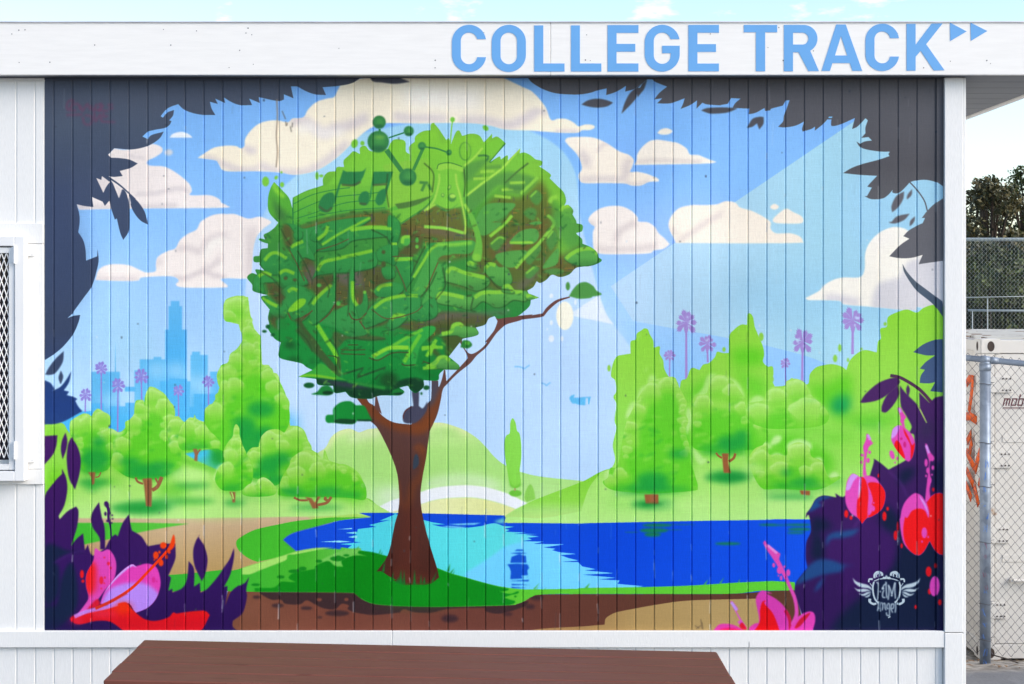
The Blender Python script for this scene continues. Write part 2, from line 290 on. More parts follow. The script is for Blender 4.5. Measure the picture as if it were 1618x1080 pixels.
    c.fills('P:1040 325!,1060 312!,1105 312!,1120 325!;P:1000 344!,1080 336!,1150 344!,1080 352!;P:1005 425!,1015 375!,1050 362!,1085 350!,1110 362!,1138 366!,1142 425!;P:980 438!,1060 432!,1150 438!,1160 455!,1165 470!,1150 490!,1155 530!,1100 535!,1110 560!,1005 565!,1010 500!,1000 470!;P:985 580!,1165 570!,1160 584!;P:1015 605!,1170 612!,1020 618!;P:1010 630!,1150 640!,1020 644!', '0f52cc', .5)
    # ---- left ground: grass, path
    mass = ('D:40 160!,200 150,250 210,270 240!,275 140,330 110,380 72,430 75,460 100!,480 55,510 28,540 55,600 85,612 120,600 195!,640 203,690 230,740 195,745 140,800 118,C:820 1020,820 950,835 880,880 875,905 905!,915 830,950 760,1000 775,1040 812,1090 840,1130 890,1160 930,1165 1010,1100 1060!,1180 1012,1230 1045,D:1250 145!,1290 105,1335 108!,1340 85!,1352 115,1420 140,1440 110!,C:1430 990,1450 920,1510 890,1510 830,1550 790,1530 720,1525 650,1560 580,@:349 577,@:360 574,@:364 559,@:375 550,@:384 534,@:380 523,@:377 512!,@:360 507,@:354 497,@:354 485,@:357 473,@:374 467,@:392 469!,@:395 493,@:399 510,@:405 527,@:412 534!,@:414 574!,M:140 410,190 415,215 470,260 490,285 560,310 640,345 690,365 740,355 830,370 930,365 960!,420 930,480 960,510 1020,515 1080,F:640 190,690 178,750 215,780 270,790 330,825 380!,870 410,915 470,925 400,938 385,965 460,1000 515,1090 500,1180 540,1240 600,1270 690,1270 780!,1380 850,1490 912!,1225 918!,1330 952!,1100 975!,860 1030!,@:447 832!,@:60 830!')
    c.fill(mass, ('v', 640, 'a2dc58', 720, '92d84c', 770, 'a4e064', 800, 'b2e67a', 825, 'b8ea86'))
    c.fill('@:60 818!,D:1180 965,F:0 958,300 958,600 952,1000 948!,1000 1300!,@:60 1010!', ('v', 818, 'cdb08c', 850, 'c4a478', 905, 'b8955c'), 1)
    c.fill('D:1250 412!,1420 380,1500 390,1540 470,1590 500!,1540 545,1460 520,1350 470!', '3cbcf2', .5)
    c.clip = c.stencil(mass)
    # mid greens
    c.fills('@:356 560,372 548,385 556,400 600,420 640,425 690,395 720,360 720,345 680,350 620', '62cc24', 6, .8)
    c.ells('@', [(375,490,14,16)], '9cd84c', 4, .7)
    c.lines('@:358 485,365 476,380 472;@:360 500,370 508,385 505;@:382 530,392 520,400 524;@:362 566,372 556,384 552', 7, 'b8e67c', soft=2, alpha=.8, taper=True)
    c.fills('D:640 270,800 150,840 -40,960 -60,1090 100,1110 250,1190 320,1220 480,1180 570,1000 625,880 620,760 590,660 540,640 400;D:330 330,460 260,560 230,610 320,600 500,540 570,440 575,350 540;C:1500 900,1580 760,1618 700,M:60 560,100 480,130 430,180 520,270 640,345 740,350 880,250 990,120 1060,F:420 230,330 400,220 480,120 520,30 480,D:1500 420,1440 300;D:1200 230,1280 170,1380 180,1460 240,1440 350,1300 385,1210 380', '56ca1c', 5, .9)
    c.fills('F:380 420,560 400,700 350,800 380,640 470,590 600,520 680,430 600,330 600,310 540;F:560 680,700 640,900 560,1100 540,1230 640,1270 740,1180 790,860 780,600 780,550 740;F:60 640,200 560,330 620,230 720,90 735,30 690', '64cc24', 6, .85)
    c.ells('D', [(150, 700, 90, 200), (150, 250, 90, 60)], '6acc18', 12, .9)
    # deep greens
    c.ells('D', [(470, 470, 110, 80), (490, 330, 60, 60), (930, 580, 170, 32), (800, 470, 110, 30), (1000, 480, 80, 26), (1100, 560, 140, 22), (1330, 355, 80, 16), (1520, 430, 60, 60), (450, 555, 100, 18), (480, 680, 110, 20), (950, 870, 220, 40), (1100, 830, 150, 30), (470, 700, 60, 18), (720, 880, 80, 14), (1300, 690, 140, 14)], '129a38', 7, .78)
    c.ells('D', [(950, 590, 120, 24), (930, 880, 150, 26), (1530, 470, 50, 50), (470, 540, 90, 18)], '0f8c36', 6, .7)
    c.ells('D', [(620, 660, 90, 30), (1150, 720, 140, 60), (1340, 830, 160, 22), (1300, 860, 120, 16), (1480, 500, 120, 34, .4)], '4cc01e', 8, .6)
    c.ells('F', [(330, 110, 130, 60), (230, 240, 90, 80), (280, 340, 90, 60), (430, 100, 60, 40), (520, 590, 70, 80), (380, 560, 70, 40), (560, 500, 60, 50), (330, 640, 60, 12), (850, 765, 260, 14), (650, 740, 110, 26), (940, 745, 80, 24), (1160, 750, 100, 16), (150, 722, 70, 12), (150, 838, 70, 18), (430, 800, 110, 9), (850, 880, 230, 10), (270, 780, 70, 9), (20, 440, 40, 60)], '1a9c3a', 6, .78)
    c.ells('F', [(1120, 730, 140, 60), (1200, 800, 100, 40), (700, 560, 90, 60)], '58c822', 10, .6)
    c.ells('M', [(30, 740, 60, 40), (140, 850, 110, 40, -.4), (60, 980, 90, 60)], '229f44', 7, .75)
    # pale sunlit edges
    c.lines('D:285 210,300 150,350 115,390 85,440 90;D:470 120,520 110,560 160,600 190;D:600 250,640 215,690 240,740 220;D:1110 170,1140 130,1190 110,1230 140;D:1260 170,1290 125,1340 120,1420 150,1450 190;D:590 480,600 420,650 390,720 390;D:1110 350,1150 300,1180 290;D:1430 330,1490 295,1545 330;D:640 320,690 290,720 300;D:1110 420,1160 395,1200 410', 9, 'bce88a', soft=2.6, alpha=.85, taper=True)
    c.lines('C:930 830,950 790,1000 800,1040 830;C:850 940,870 900,890 920;C:1540 700,1560 620,1618 600;C:1450 980,1500 920,1560 900;C:1520 860,1560 830,1600 830;C:1100 1079,1170 1030,1220 1060;M:40 200,60 300,60 390;M:130 440,180 430,210 500;M:210 520,250 510,290 600,330 690;M:150 1020,220 970,280 990,300 1060;M:350 1060,400 1000,440 970', 9, 'b8e67c', soft=2.6, alpha=.8, taper=True)
    c.lines('F:75 440,110 410,150 420;F:110 340,130 290,180 270;F:160 220,180 170,200 200;F:10 620,40 540,100 500;F:270 430,310 380,360 370;F:400 300,440 230,520 210;F:590 300,640 270,700 260,740 280;F:610 570,640 470,720 410,800 385;F:590 600,690 530,770 510;F:730 630,830 630,860 590,950 545;F:230 720,280 670,370 680;F:390 640,430 615,480 660,500 690;F:330 720,370 680;D:1500 640,1540 580,1600 520', 9, 'bfea90', soft=2.4, alpha=.85, taper=True)
    c.ells('D', [(1320, 590, 110, 50), (850, 660, 90, 40), (1420, 770, 120, 40), (1200, 910, 400, 30)], 'b4e67a', 10, .8)
    c.ells('F', [(100, 920, 300, 30), (420, 870, 90, 24), (700, 830, 100, 24), (400, 740, 110, 40), (1000, 850, 150, 18)], 'b4e67a', 8, .7)
    c.clip = None
    c.fill('D:1225 395!,1240 440,1350 480,1540 560!,1480 575,1350 540,1200 480!', '5cc028', 4, .75)
    # the grove on the left, tree by tree
    puffy(c, 'm:780 110!,790 90,830 72,870 68,888 90,890 140,905 170,900 190,918 215,940 240!,942 340,950 365,985 375,1000 410,1030 450,1055 520,1062 600,1030 660,940 740,870 760,720 690,700 560,730 530,750 500,760 470,770 430,755 410,770 365,800 350,810 315,840 300,860 260,855 215,850 190!,820 180,790 175,780 150', 'm:800 520,860 430,920 400,990 440,1050 530,1065 620,940 740,850 750,750 660', [('m', 940, 550, 60, 34), ('m', 890, 690, 80, 60), ('m', 870, 620, 50, 40), ('m', 960, 660, 40, 40)],
          [('m', 800, 390, 34), ('m', 835, 335, 30), ('m', 880, 290, 30), ('m', 885, 215, 22), ('m', 830, 105, 38), ('m', 805, 150, 24), ('m', 780, 455, 34), ('m', 970, 400, 28), ('m', 990, 450, 28), ('m', 740, 550, 36), ('m', 830, 440, 30), ('m', 1025, 500, 24)])
    puffy(c, 'm:410 520,440 512,446 556!,450 500,458 468,480 455,510 470,535 490,550 530,570 550,572 600,545 620,600 760,590 800,530 835,460 850,380 840,330 810,290 770,285 740,310 720,310 690,340 670,370 650,365 610,385 590,400 570', 'm:400 620,470 560,540 600,570 700,590 790,460 840,340 790,380 700', [('m', 460, 826, 120, 22), ('m', 380, 772, 50, 16), ('m', 520, 790, 50, 16), ('m', 440, 800, 80, 20)],
          [('m', 480, 490, 32), ('m', 525, 530, 30), ('m', 420, 540, 22), ('m', 400, 600, 28), ('m', 350, 690, 28), ('m', 320, 760, 32), ('m', 550, 590, 22)])
    puffy(c, 'm:128 650,130 605,160 580,190 570,215 590!,230 560,250 548,270 560,295 575,300 610,290 640,312 700,298 790,270 815,215 822,180 800,150 730', 'm:170 700,230 630,290 700,290 800,200 810', [('m', 235, 760, 60, 46), ('m', 250, 690, 30, 24), ('m', 240, 808, 56, 12)], [('m', 160, 612, 30), ('m', 200, 600, 26), ('m', 265, 580, 28), ('m', 290, 650, 24)])
    puffy(c, 'm:540 640,560 590,590 580,606 610,600 660,600 740,590 770,560 740,550 700', '', (), [('m', 575, 610, 24), ('m', 570, 700, 20)])
    puffy(c, 'm:588 690,600 625,630 592,652 588,658 572!,668 592,700 610,722 640,770 690,765 715,700 716,610 724', 'm:610 690,640 650,700 660,720 710,620 720', [('m', 660, 712, 60, 10)], [('m', 630, 620, 30), ('m', 690, 640, 28), ('m', 745, 695, 18)])
    puffy(c, 'm:898 800,880 745,900 715,930 710!,940 670,970 640,1010 635,1040 650!,1060 630,1090 622,1120 640,1140 680,1156 722,1110 760,1060 830,1000 875,950 850,905 840', 'm:940 760,1040 720,1140 740,1040 800,1000 870,920 830', [('m', 975, 790, 50, 44), ('m', 1000, 850, 40, 26), ('m', 920, 830, 26, 20), ('m', 1030, 760, 40, 26)], [('m', 980, 675, 38), ('m', 1085, 655, 32), ('m', 915, 745, 24), ('m', 1030, 700, 26)])
    puffy(c, 'm:745 850,760 800,785 770,780 730,800 690,820 665,825 630,835 613,848 630,850 660,862 700,880 740,905 800,900 860,862 892,810 897,770 890', 'm:780 870,820 800,880 790,900 860,830 890', [('m', 822, 886, 44, 12)], [('m', 812, 740, 28), ('m', 832, 690, 20), ('m', 790, 800, 32), ('m', 836, 640, 12)])
    puffy(c, 'm:858 905,890 868,920 872!,930 848,955 840,985 860,1006 892,990 916,900 922', '', [('m', 930, 922, 60, 6)], [('m', 955, 866, 26), ('m', 895, 890, 22)], top='bce884', base='a4de60')
    puffy(c, 'm:1012 905,1030 840,1060 790,1070 760,1110 730,1150 725,1185 745,1208 765!,1215 735,1226 765,1280 785,1330 810,1370 850,1388 890,1380 935,1300 926,1100 922,1030 918', 'm:1040 890,1150 850,1260 810,1350 850,1390 930,1100 920', [('m', 1180, 915, 130, 10), ('m', 1070, 900, 50, 16), ('m', 1230, 895, 60, 14), ('m', 1330, 915, 50, 12)], [('m', 1125, 765, 40), ('m', 1090, 820, 34), ('m', 1180, 800, 30)])
    c.ells('m', [(430, 970, 130, 22), (230, 860, 70, 14), (650, 872, 80, 8), (830, 948, 50, 8), (1180, 965, 120, 7), (660, 940, 90, 8)], '159a34', 5, .75)
    c.ells('m', [(640, 830, 90, 26), (700, 985, 200, 12), (300, 900, 50, 20)], 'b6e880', 6, .7)
    # small trunks
    br = '96603c'
    c.fills('D:425 570!,450 610,458 680!,480 670!,490 570!;D:890 625!,905 700,920 860!,968 865!,972 700,970 620!;D:1318 372!,1335 420,1330 470!,1358 478!,1362 400,1355 372!;F:120 738!,145 790,145 828!,170 828!,172 738!;F:765 780!,800 820,830 880!,880 880!,870 830,900 778!,870 778!,850 830!,820 790!', br, .7)
    c.lines('D:490 615,520 605,535 570', 2, br); c.lines('D:895 670,850 650,830 615', 3.4, br); c.lines('D:972 725,1020 690,1055 610', 6, br); c.lines('D:1020 660,1000 620', 3, br)
    c.lines('D:1358 420,1365 400,1385 375', 2.6, br); c.lines('F:155 800,150 770,140 742', 2, 'b0e070')
    c.lines('F:790 810,720 808,670 785', 3.4, br); c.lines('F:870 850,950 830,990 780', 4.5, br); c.lines('F:960 810,935 800,945 780', 4, br)
    c.line('D:945 640,945 855', 3, '7c4c30', soft=1, alpha=.6)
    # wedge of lawn by the path, banks of the pond
    c.fill('E:300 86!,800 83,1290 92!,1000 140,800 180,600 225,400 268,260 300!', ('h', 110, '3fba30', 300, '5cc43c'), 1)
    c.fill('F:780 955!,1000 945,1200 925!,1330 952!,1100 972!,900 985!', 'a8d860', 1)
    c.fill('G:360 418!,290 390,220 340,185 290,182 240,220 205,300 160,380 132,540 98,700 68,980 40!,1320 34!,1160 50,1020 74,860 118,690 163,620 195,578 230!,690 327!,540 378', ('h', 375, '44bc2c', 520, '46b82e', 600, '62c236'))
    isl = ('E:1100 530!,1300 515,1618 480!,G:150 490,230 470!,380 425,540 378,690 330,860 300,1050 293,1220 315,1460 368!,P:370 465!,500 515,620 548,800 600,950 632,1100 650,1240 651,1618 646!,Y:0 640,500 632,900 620,1300 595,1618 580!,Z:300 590!,Z:310 660!,Z:0 665!,Y:1250 690,600 692,0 692!,P:1618 693!,1400 692,1270 697,1190 715,1120 755,1060 778,1000 787,620 797,300 800,0 792!,G:1500 790,1350 775,1250 735,1180 682,850 676,370 673,105 668!,E:1618 665!,1100 670!')
    c.fill(isl, ('h', 260, '34b030', 380, '3cb630', 480, '46b42c', 560, '66c24a', 620, '40a828', 800, '5cc832', 1240, '5fcc32'))
    c.fill('G:578 230!,620 195,690 163,860 118,1070 64!,1070 310!,860 302,690 327!', '0f4cd6', .5)
    c.fills('G:895 246!,1060 236!,1165 246!,1060 252!;G:1040 140!,1165 128!,1168 138!;G:1115 172!,1200 160!,1200 176!;G:1130 206!,1210 196!,1210 216!', '8fe2f4')
    # ---- soil
    soil = 'E:1500 1079!,1618 668!,G:105 668!,370 673,850 676,1180 682,1250 735,1350 775,1500 790,P:0 792,300 800,620 797,1000 787,1060 778,1120 755,1190 715,1270 697,1618 693,Y:600 692,1250 690,1618 665!,Z:300 660!,Z:420 1100!'
    c.fill(soil, ('h', 350, '7c4c36', 480, '7c4636', 600, '744034', 800, '6c3c32', 1000, '60382c', 1240, '5c3a2a'))
    c.clip = c.stencil(soil)
    c.ells('G', [(700, 960, 300, 40), (300, 820, 140, 80), (1500, 960, 300, 40)], '8a5440', 14, .6)
    c.fills('G:370 675!,850 678!,1180 684!,1250 738!,1350 778!,1500 792!,P:0 794!,620 800!,1000 790!,1130 752!,1160 750!,1140 790,1050 825,1000 840,900 860,800 840,790 810!,500 815,330 850,180 845,100 820,60 850,G:1560 850,1480 860,1340 870,1200 850,1130 820,1140 790,1080 775,1020 820,930 815,850 780,780 745,720 780,600 775,560 740,480 740,400 700', '3f2a2c', 1)
    c.ells('G', [(355, 718, 36, 14), (533, 790, 52, 18), (778, 812, 50, 15), (1040, 855, 104, 24), (890, 890, 24, 9)], '432c2e', 1.4)
    c.ells('P', [(490, 900, 72, 32), (1172, 800, 44, 20), (1230, 722, 58, 22), (985, 862, 40, 14)], '40292e', 2)
    c.ells('G', [(885, 740, 24, 14), (1118, 738, 18, 14)], '7c4636', 1)
    c.clip = None
    c.fill('P:1100 1012!,1300 985,1618 968!,Y:0 968!,190 952!,192 935!,200 900,240 870,300 845,450 815,600 788,800 757,950 745,1100 740,1300 735,1600 728!,Y:1650 1012!', ('h', 880, 'a07a4c', 1000, 'b0905a', 1250, 'b29762'))
    # ---- light and shadow patches on the lawn, as painted
    c.fill('G:228 525!,228 470!,380 422,540 376,690 330,860 300,1010 295!,860 318,690 352,620 358,605 400,530 432,380 490,300 522', 'a6e06a', .8)
    c.fill('G:860 420!,1060 330,1230 300,1220 340,1100 400,1110 440,1040 455!,960 430', '70c452', 1)
    c.fill('G:340 662!,345 640,500 635,560 588,640 590,690 590!,630 560,640 530,700 505,850 478!,860 450,960 410,1020 452,1090 460!,1080 405,1180 365,1295 367!,1220 345,1225 322!,1340 335,1460 368!,P:370 468!,500 518,620 552,800 603,930 635!,992 648,960 668,910 668!,1000 690,1070 668,1070 686,1010 700,950 722!,1000 738,1045 752,1040 770,1000 786!,620 796,300 799,0 791!,G:1500 789,1350 774,1250 734,1180 681!,850 675,370 672',
           ('h', 400, '109018', 560, '078414', 700, '068a16', 800, '0a8c1c'), .6)
    c.ells('G', [(345, 612, 38, 12), (558, 546, 34, 14), (680, 498, 56, 18), (745, 476, 34, 18), (885, 412, 28, 14), (1045, 390, 66, 22), (1118, 362, 26, 10), (1050, 375, 20, 12)], '12861c', .8)
    c.ells('P', [(1048, 712, 10, 9)], '12861c', .6)
    c.ells('P', [(200, 700, 300, 50), (300, 620, 160, 30)], '109a20', 14, .6)
    # ---- right-hand grove
    rm = ('W:160 570!,250 540!,280 460,260 340,290 200,275 130,285 30,U:280 1079,290 960,265 900,290 850,280 760,245 720,260 620,295 555,350 540,412 530!,412 430,455 410,465 360,500 335,530 315,560 325,575 365,605 420,610 480!,660 470,660 530,690 590,700 660,740 730,780 740,810 770,830 830!,845 760,890 740,930 655,1000 670!,1030 625,1080 610,1130 560,1150 515,1200 525,1250 525!,1255 380,1290 330,1350 285,1405 285!,1410 200,1430 188,1455 220,1470 300,1490 350,1510 400,1540 470,1550 540,1540 600,1580 640,1618 650!,'
          'V:60 650,110 640,120 700,110 760,130 810!,220 800,270 740,310 760,390 795!,420 780,430 705,480 650,540 630,620 620,700 640,740 670!,770 590,830 530,900 500,1000 520!,1010 430,1035 400,1030 320,1085 300,1095 220,1180 175,1260 155,1340 180,1400 140,1480 115,1560 130!,@:1500 480!,@:1500 822!,X:390 972!,0 970,W:1618 975,1000 985,500 995,0 1005!,O:1618 1008,950 1000!,1000 950,1280 960,1618 900!,W:0 870,60 700')
    c.fill(rm, ('v', 500, '90d63a', 600, '94d848', 680, '90dc50', 760, 'a4e268', 822, 'b6ea86'))
    c.clip = c.stencil(rm)
    c.fills('W:560 60,640 -100,720 -200,780 -200,800 -80,830 80,890 240,930 420,940 640,960 720,700 740,450 740,440 560,360 470,350 360,440 350,490 240,520 180;W:950 240,960 120,1100 50,1250 90,1400 110,1460 180,1560 250,1560 320,1450 390,1200 410,1000 400,940 320;X:-60 240,60 300,80 380,250 270,500 350,620 440,540 560,400 700,150 700,60 640,0 520;V:430 780,540 800,760 700,790 860,700 1000,560 1000,460 900;U:1280 500,1400 480,1540 500,1540 620,1420 640,1300 620', '58cc1e', 8, .75)
    c.fills('W:560 60,640 -100,720 -200,780 -200,800 -80,830 80,890 240,900 380,760 500,600 560,440 480,360 440,360 360,440 350,490 240,520 180', '50ca1c', 4, .85)
    c.fills('U:930 820,1060 740,1150 720,1090 840,1000 920,860 920;U:1290 640,1400 700,1560 760,1560 900,1420 900', '5ccc24', 9, .7)
    c.ells('W', [(600, 650, 140, 40), (600, 710, 330, 24), (600, 735, 110, 18), (820, 420, 100, 34), (1240, 330, 150, 44), (1200, 385, 220, 18), (1310, 260, 80, 30), (600, 850, 170, 30), (1280, 600, 190, 34), (1280, 640, 100, 14), (380, 730, 130, 16), (1600, 700, 70, 12), (1600, 780, 60, 12)], '14983c', 7, .8)
    c.ells('W', [(600, 720, 220, 16), (600, 855, 110, 18), (1270, 610, 130, 18), (1200, 395, 190, 10)], '0e8a38', 4, .75)
    c.ells('X', [(330, 690, 240, 22), (400, 650, 100, 24), (270, 780, 190, 16), (640, 650, 80, 16), (690, 20, 60, 60), (940, 160, 130, 10), (260, 580, 60, 30)], '129a3e', 7, .8)
    c.ells('V', [(680, 970, 80, 60), (720, 930, 50, 50)], '12a058', 9, .85)
    c.ells('X', [(900, 120, 300, 36), (300, 210, 260, 20), (680, 280, 160, 34), (180, 300, 200, 40), (0, 480, 80, 60), (560, 520, 90, 90)], '50c81c', 9, .7)
    c.ells('X', [(850, 380, 220, 120), (700, 220, 120, 24), (200, 140, 180, 40), (650, 560, 60, 40)], '8fdc4c', 12, .8)
    c.ells('W', [(200, 700, 120, 60), (380, 600, 120, 60), (100, 900, 140, 30), (500, 940, 500, 24), (1100, 800, 300, 60), (1400, 720, 160, 40), (1000, 620, 80, 60)], 'b0e678', 10, .8)
    c.ells('W', [(600, 900, 260, 12), (760, 820, 140, 16), (330, 850, 120, 20)], '60cc30', 10, .6)
    c.lines('U:470 960,500 870,550 830,640 830,730 760;U:560 790,600 740,620 720;U:660 560,680 620;U:460 400,500 370;U:390 1060,430 980,460 940;U:530 680,560 650;U:950 900,1010 880,1060 830,1090 730,1150 710;U:1100 740,1200 745,1280 780,1340 840,1380 900;U:1420 960,1490 920,1560 930;U:1370 1050,1420 980;U:900 1000,905 1040', 12, 'b4e67e', soft=2.2, alpha=.85, taper=True)
    c.lines('V:80 900,120 850,190 850;V:230 800,270 760,330 800,400 850,430 920;V:240 1040,300 960,390 925,480 950,560 1010;V:0 960,40 980', 11, 'b4e67c', soft=2.2, alpha=.85, taper=True)
    c.lines('W:370 110,410 60,440 10;W:905 20,910 110,890 250;W:940 360,980 430,1020 480,1060 450;W:1330 450,1400 440;W:1390 70,1440 30,1500 0;W:1500 370,1550 340,1618 360;W:210 650,220 580,270 560;W:340 560,400 550,430 590;W:1450 640,1560 570,1618 560;W:180 640,230 640', 11, 'bdea8c', soft=2.4, alpha=.85, taper=True)
    c.lines('X:80 480,140 440,210 440;X:240 380,260 340,340 320,420 340,440 380;X:410 560,450 510,510 470,540 490;X:90 340,150 290,190 270;X:290 640,350 590,420 570;X:590 610,640 600,680 610;X:0 360,50 340', 12, 'c4ec98', soft=2.2, alpha=.85, taper=True)
    c.ells('X', [(300, 850, 320, 60), (150, 740, 180, 16)], 'b8ea84', 9, .8)
    c.clip = None
    # the grove on the right, tree by tree
    puffy(c, 'n:695 575,720 525,780 512,800 470,870 455,880 430,920 420,960 440,985 490,1040 540,1060 590,1000 625,780 630', 'n:720 600,900 560,1040 600,780 625', (), [('n', 840, 490, 36), ('n', 920, 460, 40), ('n', 960, 550, 60), ('n', 760, 555, 40)], base='8ed848')
    puffy(c, 'n:478 520,500 490,540 482,555 430,590 402,640 420,680 470,700 510,720 600,800 640,780 700,735 722,500 722,478 640', 'n:485 620,560 560,640 555,720 580,745 710,500 720', [('n', 650, 690, 70, 30), ('n', 620, 715, 120, 12), ('n', 690, 660, 30, 20)], [('n', 590, 445, 44), ('n', 650, 470, 36), ('n', 525, 520, 36), ('n', 690, 540, 26)], base='8ed848')
    puffy(c, 'n:98 860,120 840,130 800,160 790,180 690,200 600,215 570,250 500,290 440,330 420,400 413,420 450,455 520,445 560,462 600,450 640,470 720,470 760,490 830,502 880,480 897,320 907,200 902,130 890', 'n:250 650,280 560,320 500,390 470,430 560,440 640,470 740,478 860,260 870,190 740,250 710', [('n', 310, 850, 70, 34), ('n', 310, 890, 170, 12), ('n', 420, 740, 44, 18), ('n', 300, 880, 90, 16)], [('n', 300, 470, 40), ('n', 370, 440, 30), ('n', 240, 550, 32), ('n', 215, 620, 24), ('n', 130, 850, 26), ('n', 170, 820, 26)], base='8cd844')
    puffy(c, 'n:720 775,740 722,780 702,800 695!,805 740,840 742!,880 745,888 710,930 690,975 710,985 750,1030 770,1045 810,1062 840,1105 835,1100 850,1010 892,850 888,770 882', 'n:800 840,880 800,960 790,1020 860,850 880', [('n', 930, 876, 120, 11), ('n', 960, 855, 50, 14), ('n', 880, 820, 26, 14)], [('n', 770, 750, 32), ('n', 932, 730, 42), ('n', 1015, 795, 28), ('n', 850, 800, 34), ('n', 960, 810, 26), ('n', 1080, 838, 16)], base='96da4c')
    c.ells('n', [(310, 955, 90, 16), (620, 840, 90, 20), (900, 925, 100, 8)], '129236', 5, .8)
    c.ells('n', [(500, 960, 200, 22), (250, 990, 140, 10), (740, 800, 50, 20), (850, 960, 160, 20)], 'b8ea84', 6, .7)
    c.ells('U', [(228, 655, 14, 28), (1208, 495, 14, 20), (1525, 385, 18, 32)], '8fd040', .6)
    c.ells('V', [(685, 482, 15, 32), (645, 572, 18, 32), (755, 585, 10, 18), (1072, 278, 14, 16), (870, 492, 10, 12), (15, 390, 18, 34), (110, 750, 12, 24)], '90d048', .6)
    br = '9a5a34'
    c.fills('W:530 760!,540 838!,650 842!,648 760!;W:1190 410!,1205 575!,1268 578!,1245 490,1248 410!;X:342 725!,355 760!,430 768!,430 728!', br, .5)
    c.lines('W:1190 450,1160 430,1140 405', 3, br); c.lines('W:1250 480,1290 450,1305 410', 4, br)
    c.line('W:600 765,600 835', 8, 'a86844', soft=2, alpha=.6)
    c.ells('W', [(600, 842, 90, 8)], '0c7c30', 2, .8)
    # birds and the little blue mark over the pond
    c.lines('N:1040 425,1090 428,1125 445;N:1125 445,1150 425,1170 412;N:1270 565,1300 575,1312 590;N:1312 590,1330 572,1348 560', 2.2, '7cc0ee', soft=.4)
    c.fill('N:1510 700,1520 675,1555 662!,1545 690!,1590 690!,1618 685!,U:75 898!,72 908!,30 908!,25 972!,0 968!,N:1618 755!,1580 748,1540 735!,1555 748!,1530 735', '62bdee', .6)
    c.fill('U:48 905!,70 905!,60 962!,50 962!', '62bdee')
CROWN = ('K:2 530,40 492,88 505!,75 460,150 470!,110 425,108 400!,62 395,60 352,105 345!,120 290,178 278!,180 240!,145 230,105 210,112 195,155 205!,145 165,190 140,240 100,270 60,I:275 985!,190 890,180 780,200 690,232 632!,300 700,360 770,388 860!,392 765!,500 710,650 660!,650 600,690 550,755 540!,770 505,830 505!,825 450,870 405!,910 370,965 395!,965 340,1010 325,1060 370,1200 350!,1240 280,1300 268,1350 290,1355 370,1388 395!,1385 330,1430 290!,1440 240,1500 200,1565 190!,1570 140,1600 130,'
         'J:55 170!,60 140,80 130,110 160,130 185!,160 230,190 275!,210 260,230 310!,270 210,300 195,325 240!,400 220,470 235,510 295!,580 220!,580 260!,620 245,660 270,697 305!,560 465!,640 415,655 440!,710 405,715 450!,820 345!,815 390!,850 380,900 400,950 440!,1005 455,1000 490,975 495!,1030 530,1080 570,1070 600!,1130 660,1190 720,1210 790,1195 835!,1230 828,1270 870,1265 910!,1295 960,1300 985!,1350 1000,1345 1050,1300 1065,'
         'L:1300 160!,1345 200,1350 240!,1420 270,1470 310,1490 360!,1515 380,1490 405,1420 430,1300 445,1240 500,1160 525,1090 505,1040 550,990 575,960 560!,930 610,880 640!,890 665!,980 700!,910 720!,900 770,850 820,790 860,700 870,630 880,600 858!,550 880,520 930,440 955!,465 1000,440 1025,330 1050!,N:480 340!,540 390,570 420,560 450,440 450!,400 490,390 540,320 545,265 540!,265 600,200 650,150 620,130 590,60 605!,100 640,50 670,'
         'M:1150 670,1090 685,1050 700,900 690,840 640!,750 650,735 590!,610 580,590 530!,440 512!,560 455!,510 430,470 400,410 385,280 350,275 280,290 220!,240 190,210 150,180 100,190 60,K:180 870,195 800!,130 720,125 690,180 680!,100 660,50 640,45 590')
